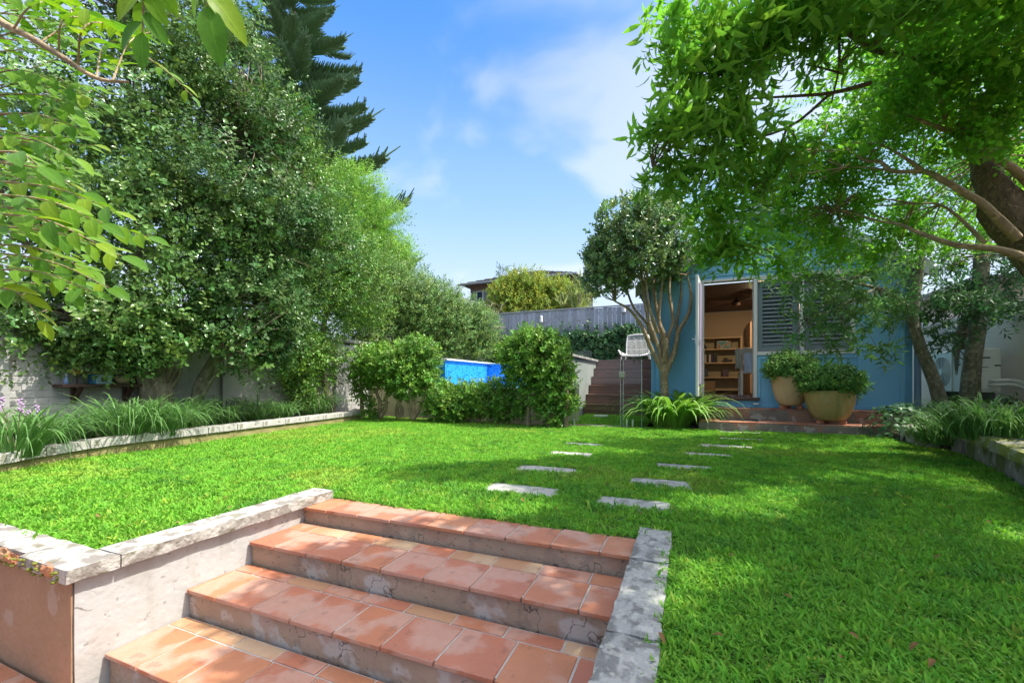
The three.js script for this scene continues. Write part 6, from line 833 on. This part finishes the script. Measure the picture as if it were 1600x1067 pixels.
{ // ground cover with round leaves at the bed's edge
  rng = maker(341); const c = ground(1400, 684, 0.0), t = thing('ground_cover', 'mound of round dark green leaves spilling onto the lawn by the terrace', 'ground cover', c), g = leafGeo(0.075, 0.07, { seg: 4, peak: 0.6, fold: 0.12, droop: 0.3 }), list = [], stems = [];
  const mats = [tint(L.laurel, [0.083, 0.214, 0.074]), tint(L.laurel, [0.058, 0.165, 0.058]), tint(L.laurel, [0.116, 0.264, 0.091])];
  for (let k = 0; k < 560; k++) { const a = rnd(6.283), e = rnd(0, 1.5), px = rnd(1372, 1475), c0 = ground(px, 688 - (px - 1372) * 0.03, 0), p = V(c0.x + Math.cos(a) * Math.cos(e) * 0.24 + 0.15, 0.02 + Math.sin(e) * 0.44 * (0.7 + 0.5 * noise3(px * 0.05, 1, 1, 3)), c0.z + Math.sin(a) * Math.cos(e) * 0.3 - 0.25), n = V(Math.cos(a) * Math.cos(e) * 0.8 + rnd(-0.4, 0.4), Math.sin(e) + 0.35, Math.sin(a) * Math.cos(e) * 0.8 + rnd(-0.4, 0.4)).normalize(); const d = V(rnd(-1, 1), -0.4, rnd(-1, 1)), y = d.addScaledVector(n, -d.dot(n)).normalize(); list.push({ p, q: new THREE.Quaternion().setFromRotationMatrix(new THREE.Matrix4().makeBasis(y.clone().cross(n), y, n)), s: rnd(0.6, 1.15), near: p.length() }); if (k % 9 === 0) stems.push(tube([V(c0.x + 0.15, 0.02, c0.z - 0.25), p], [0.004, 0.002], 4, 3)); }
  list.sort((a, b) => a.near - b.near); singleLeaves(t, list.slice(0, 290), [g], mats); part(t, 'foliage', merge(list.slice(290).map((l) => { const h = g.clone(); h.scale(l.s, l.s, l.s); h.applyQuaternion(l.q); h.translate(l.p.x, l.p.y, l.p.z); return h; })), mats[1], 'stuff'); part(t, 'stem', merge(stems), M.twig, 'stuff');
}
// --- branch hanging into the picture at the upper left, close to the viewer
{
  rng = maker(351); const b = at(-160, 130, 1.5), t = thing('overhanging_branch', 'close sunlit branches with large bright green leaves hanging in at the upper corner', 'branch', b);
  const geos = [0, 1, 2, 3].map((k) => leafGeo(0.09, 0.038 + 0.004 * k, { seg: 6, fold: 0.13, droop: 0.1 + 0.08 * k, peak: 0.85 })), mats = [[0.26, 0.5, 0.015], [0.2, 0.44, 0.015], [0.34, 0.54, 0.02], [0.14, 0.36, 0.02]].map((c) => Object.assign(leafMat(c, { through: 0.6, gloss: 0.2, coatRough: 0.35 }), { map: veins })), leaves = [];
  const one = (p, d, s, up) => { const n0 = V(rnd(-0.5, 0.5), 1, rnd(-0.2, 0.7)).addScaledVector(FWD, -0.35 - (up || 0)), z = n0.addScaledVector(d, -n0.dot(d)).normalize(); leaves.push({ p, q: new THREE.Quaternion().setFromRotationMatrix(new THREE.Matrix4().makeBasis(d.clone().cross(z), d, z)), s }); };
  const twig = (pts, r, every, size, up) => { const P = pts.map((p) => at(...p)), c = new THREE.CatmullRomCurve3(P), len = c.getLength(), n = Math.max(3, Math.round(len / every)); part(t, 'twig', tube(P, [r, r * 0.35], 6, 12), M.barkTan);
    for (let k = 0; k <= n; k++) { const f = 0.12 + 0.88 * k / n, p = c.getPointAt(f), d = c.getTangentAt(f), side = d.clone().cross(V(0, 1, 0).addScaledVector(FWD, -0.6)).normalize().multiplyScalar(k % 2 ? 1 : -1); one(p, k === n ? d.clone().normalize() : d.clone().multiplyScalar(0.75).addScaledVector(side, rnd(0.5, 0.9)).add(V(0, -0.25, 0)).add(V(rnd(-0.25, 0.25), rnd(-0.2, 0.2), rnd(-0.25, 0.25))).normalize(), size * rnd(0.75, 1.15), up); } };
  part(t, 'limb', tube([b, at(-60, 20, 1.4), at(20, 45, 1.3), at(90, 85, 1.25), at(150, 122, 1.25), at(200, 128, 1.25)], [0.02, 0.014, 0.01, 0.008, 0.006, 0.003], 8, 24, 0.2), M.barkTan);
  twig([[235, -60, 0.85], [224, 10, 0.85], [222, 50, 0.85]], 0.004, 0.022, 1.0, 1); twig([[330, -90, 0.8], [318, -30, 0.8], [325, 10, 0.8]], 0.004, 0.05, 1.15, 0.5);
  const R2 = [[20, 45], [60, 68], [90, 85], [120, 105], [150, 122], [175, 126]]; for (const [x, y] of R2) twig([[x, y, 1.27], [x + rnd(10, 50), y - rnd(30, 70), 1.3 + rnd(-0.1, 0.2)], [x + rnd(50, 110), y - rnd(40, 110), 1.35 + rnd(-0.1, 0.2)]], 0.003, 0.036, 0.72);
  for (let k = 0; k < 34; k++) { const y = -30 + k * 14, d = rnd(1.4, 2.1); twig([[-40, y, d], [30 + rnd(30), y + rnd(-25, 20), d], [90 + rnd(60), y + rnd(-20, 40), d]], 0.003, 0.036, 0.8); }
  for (const [y, x1, y1, d] of [[215, 110, 245, 1.3], [250, 130, 300, 1.4], [280, 180, 330, 1.3], [300, 160, 350, 1.2], [320, 230, 370, 1.45], [350, 190, 400, 1.3], [330, 150, 380, 1.15], [390, 170, 450, 1.4], [420, 140, 455, 1.3], [440, 60, 500, 1.3], [380, 130, 420, 1.5], [180, 120, 200, 1.5], [150, 130, 170, 1.55], [300, 90, 280, 1.5], [240, 60, 260, 1.1]]) twig([[-50, y, d], [x1 * 0.45, (y + y1) / 2 - 12, d], [x1, y1, d]], 0.0035, 0.04, 0.85);
  twig([[230, 90, 1.6], [270, 120, 1.6], [300, 150, 1.6]], 0.003, 0.035, 0.6);
  leaves.sort((a, c) => a.p.distanceTo(camera.position) - c.p.distanceTo(camera.position)); singleLeaves(t, leaves.slice(0, 300), geos, mats);
  if (leaves.length > 300) part(t, 'foliage', merge(leaves.slice(300).map((l) => { const h = pick(geos).clone(); h.scale(l.s, l.s, l.s); h.applyQuaternion(l.q); h.translate(l.p.x, l.p.y, l.p.z); return h; })), mats[1], 'stuff');
  console.log('near leaves', leaves.length);
}
renderer.render(scene, camera);
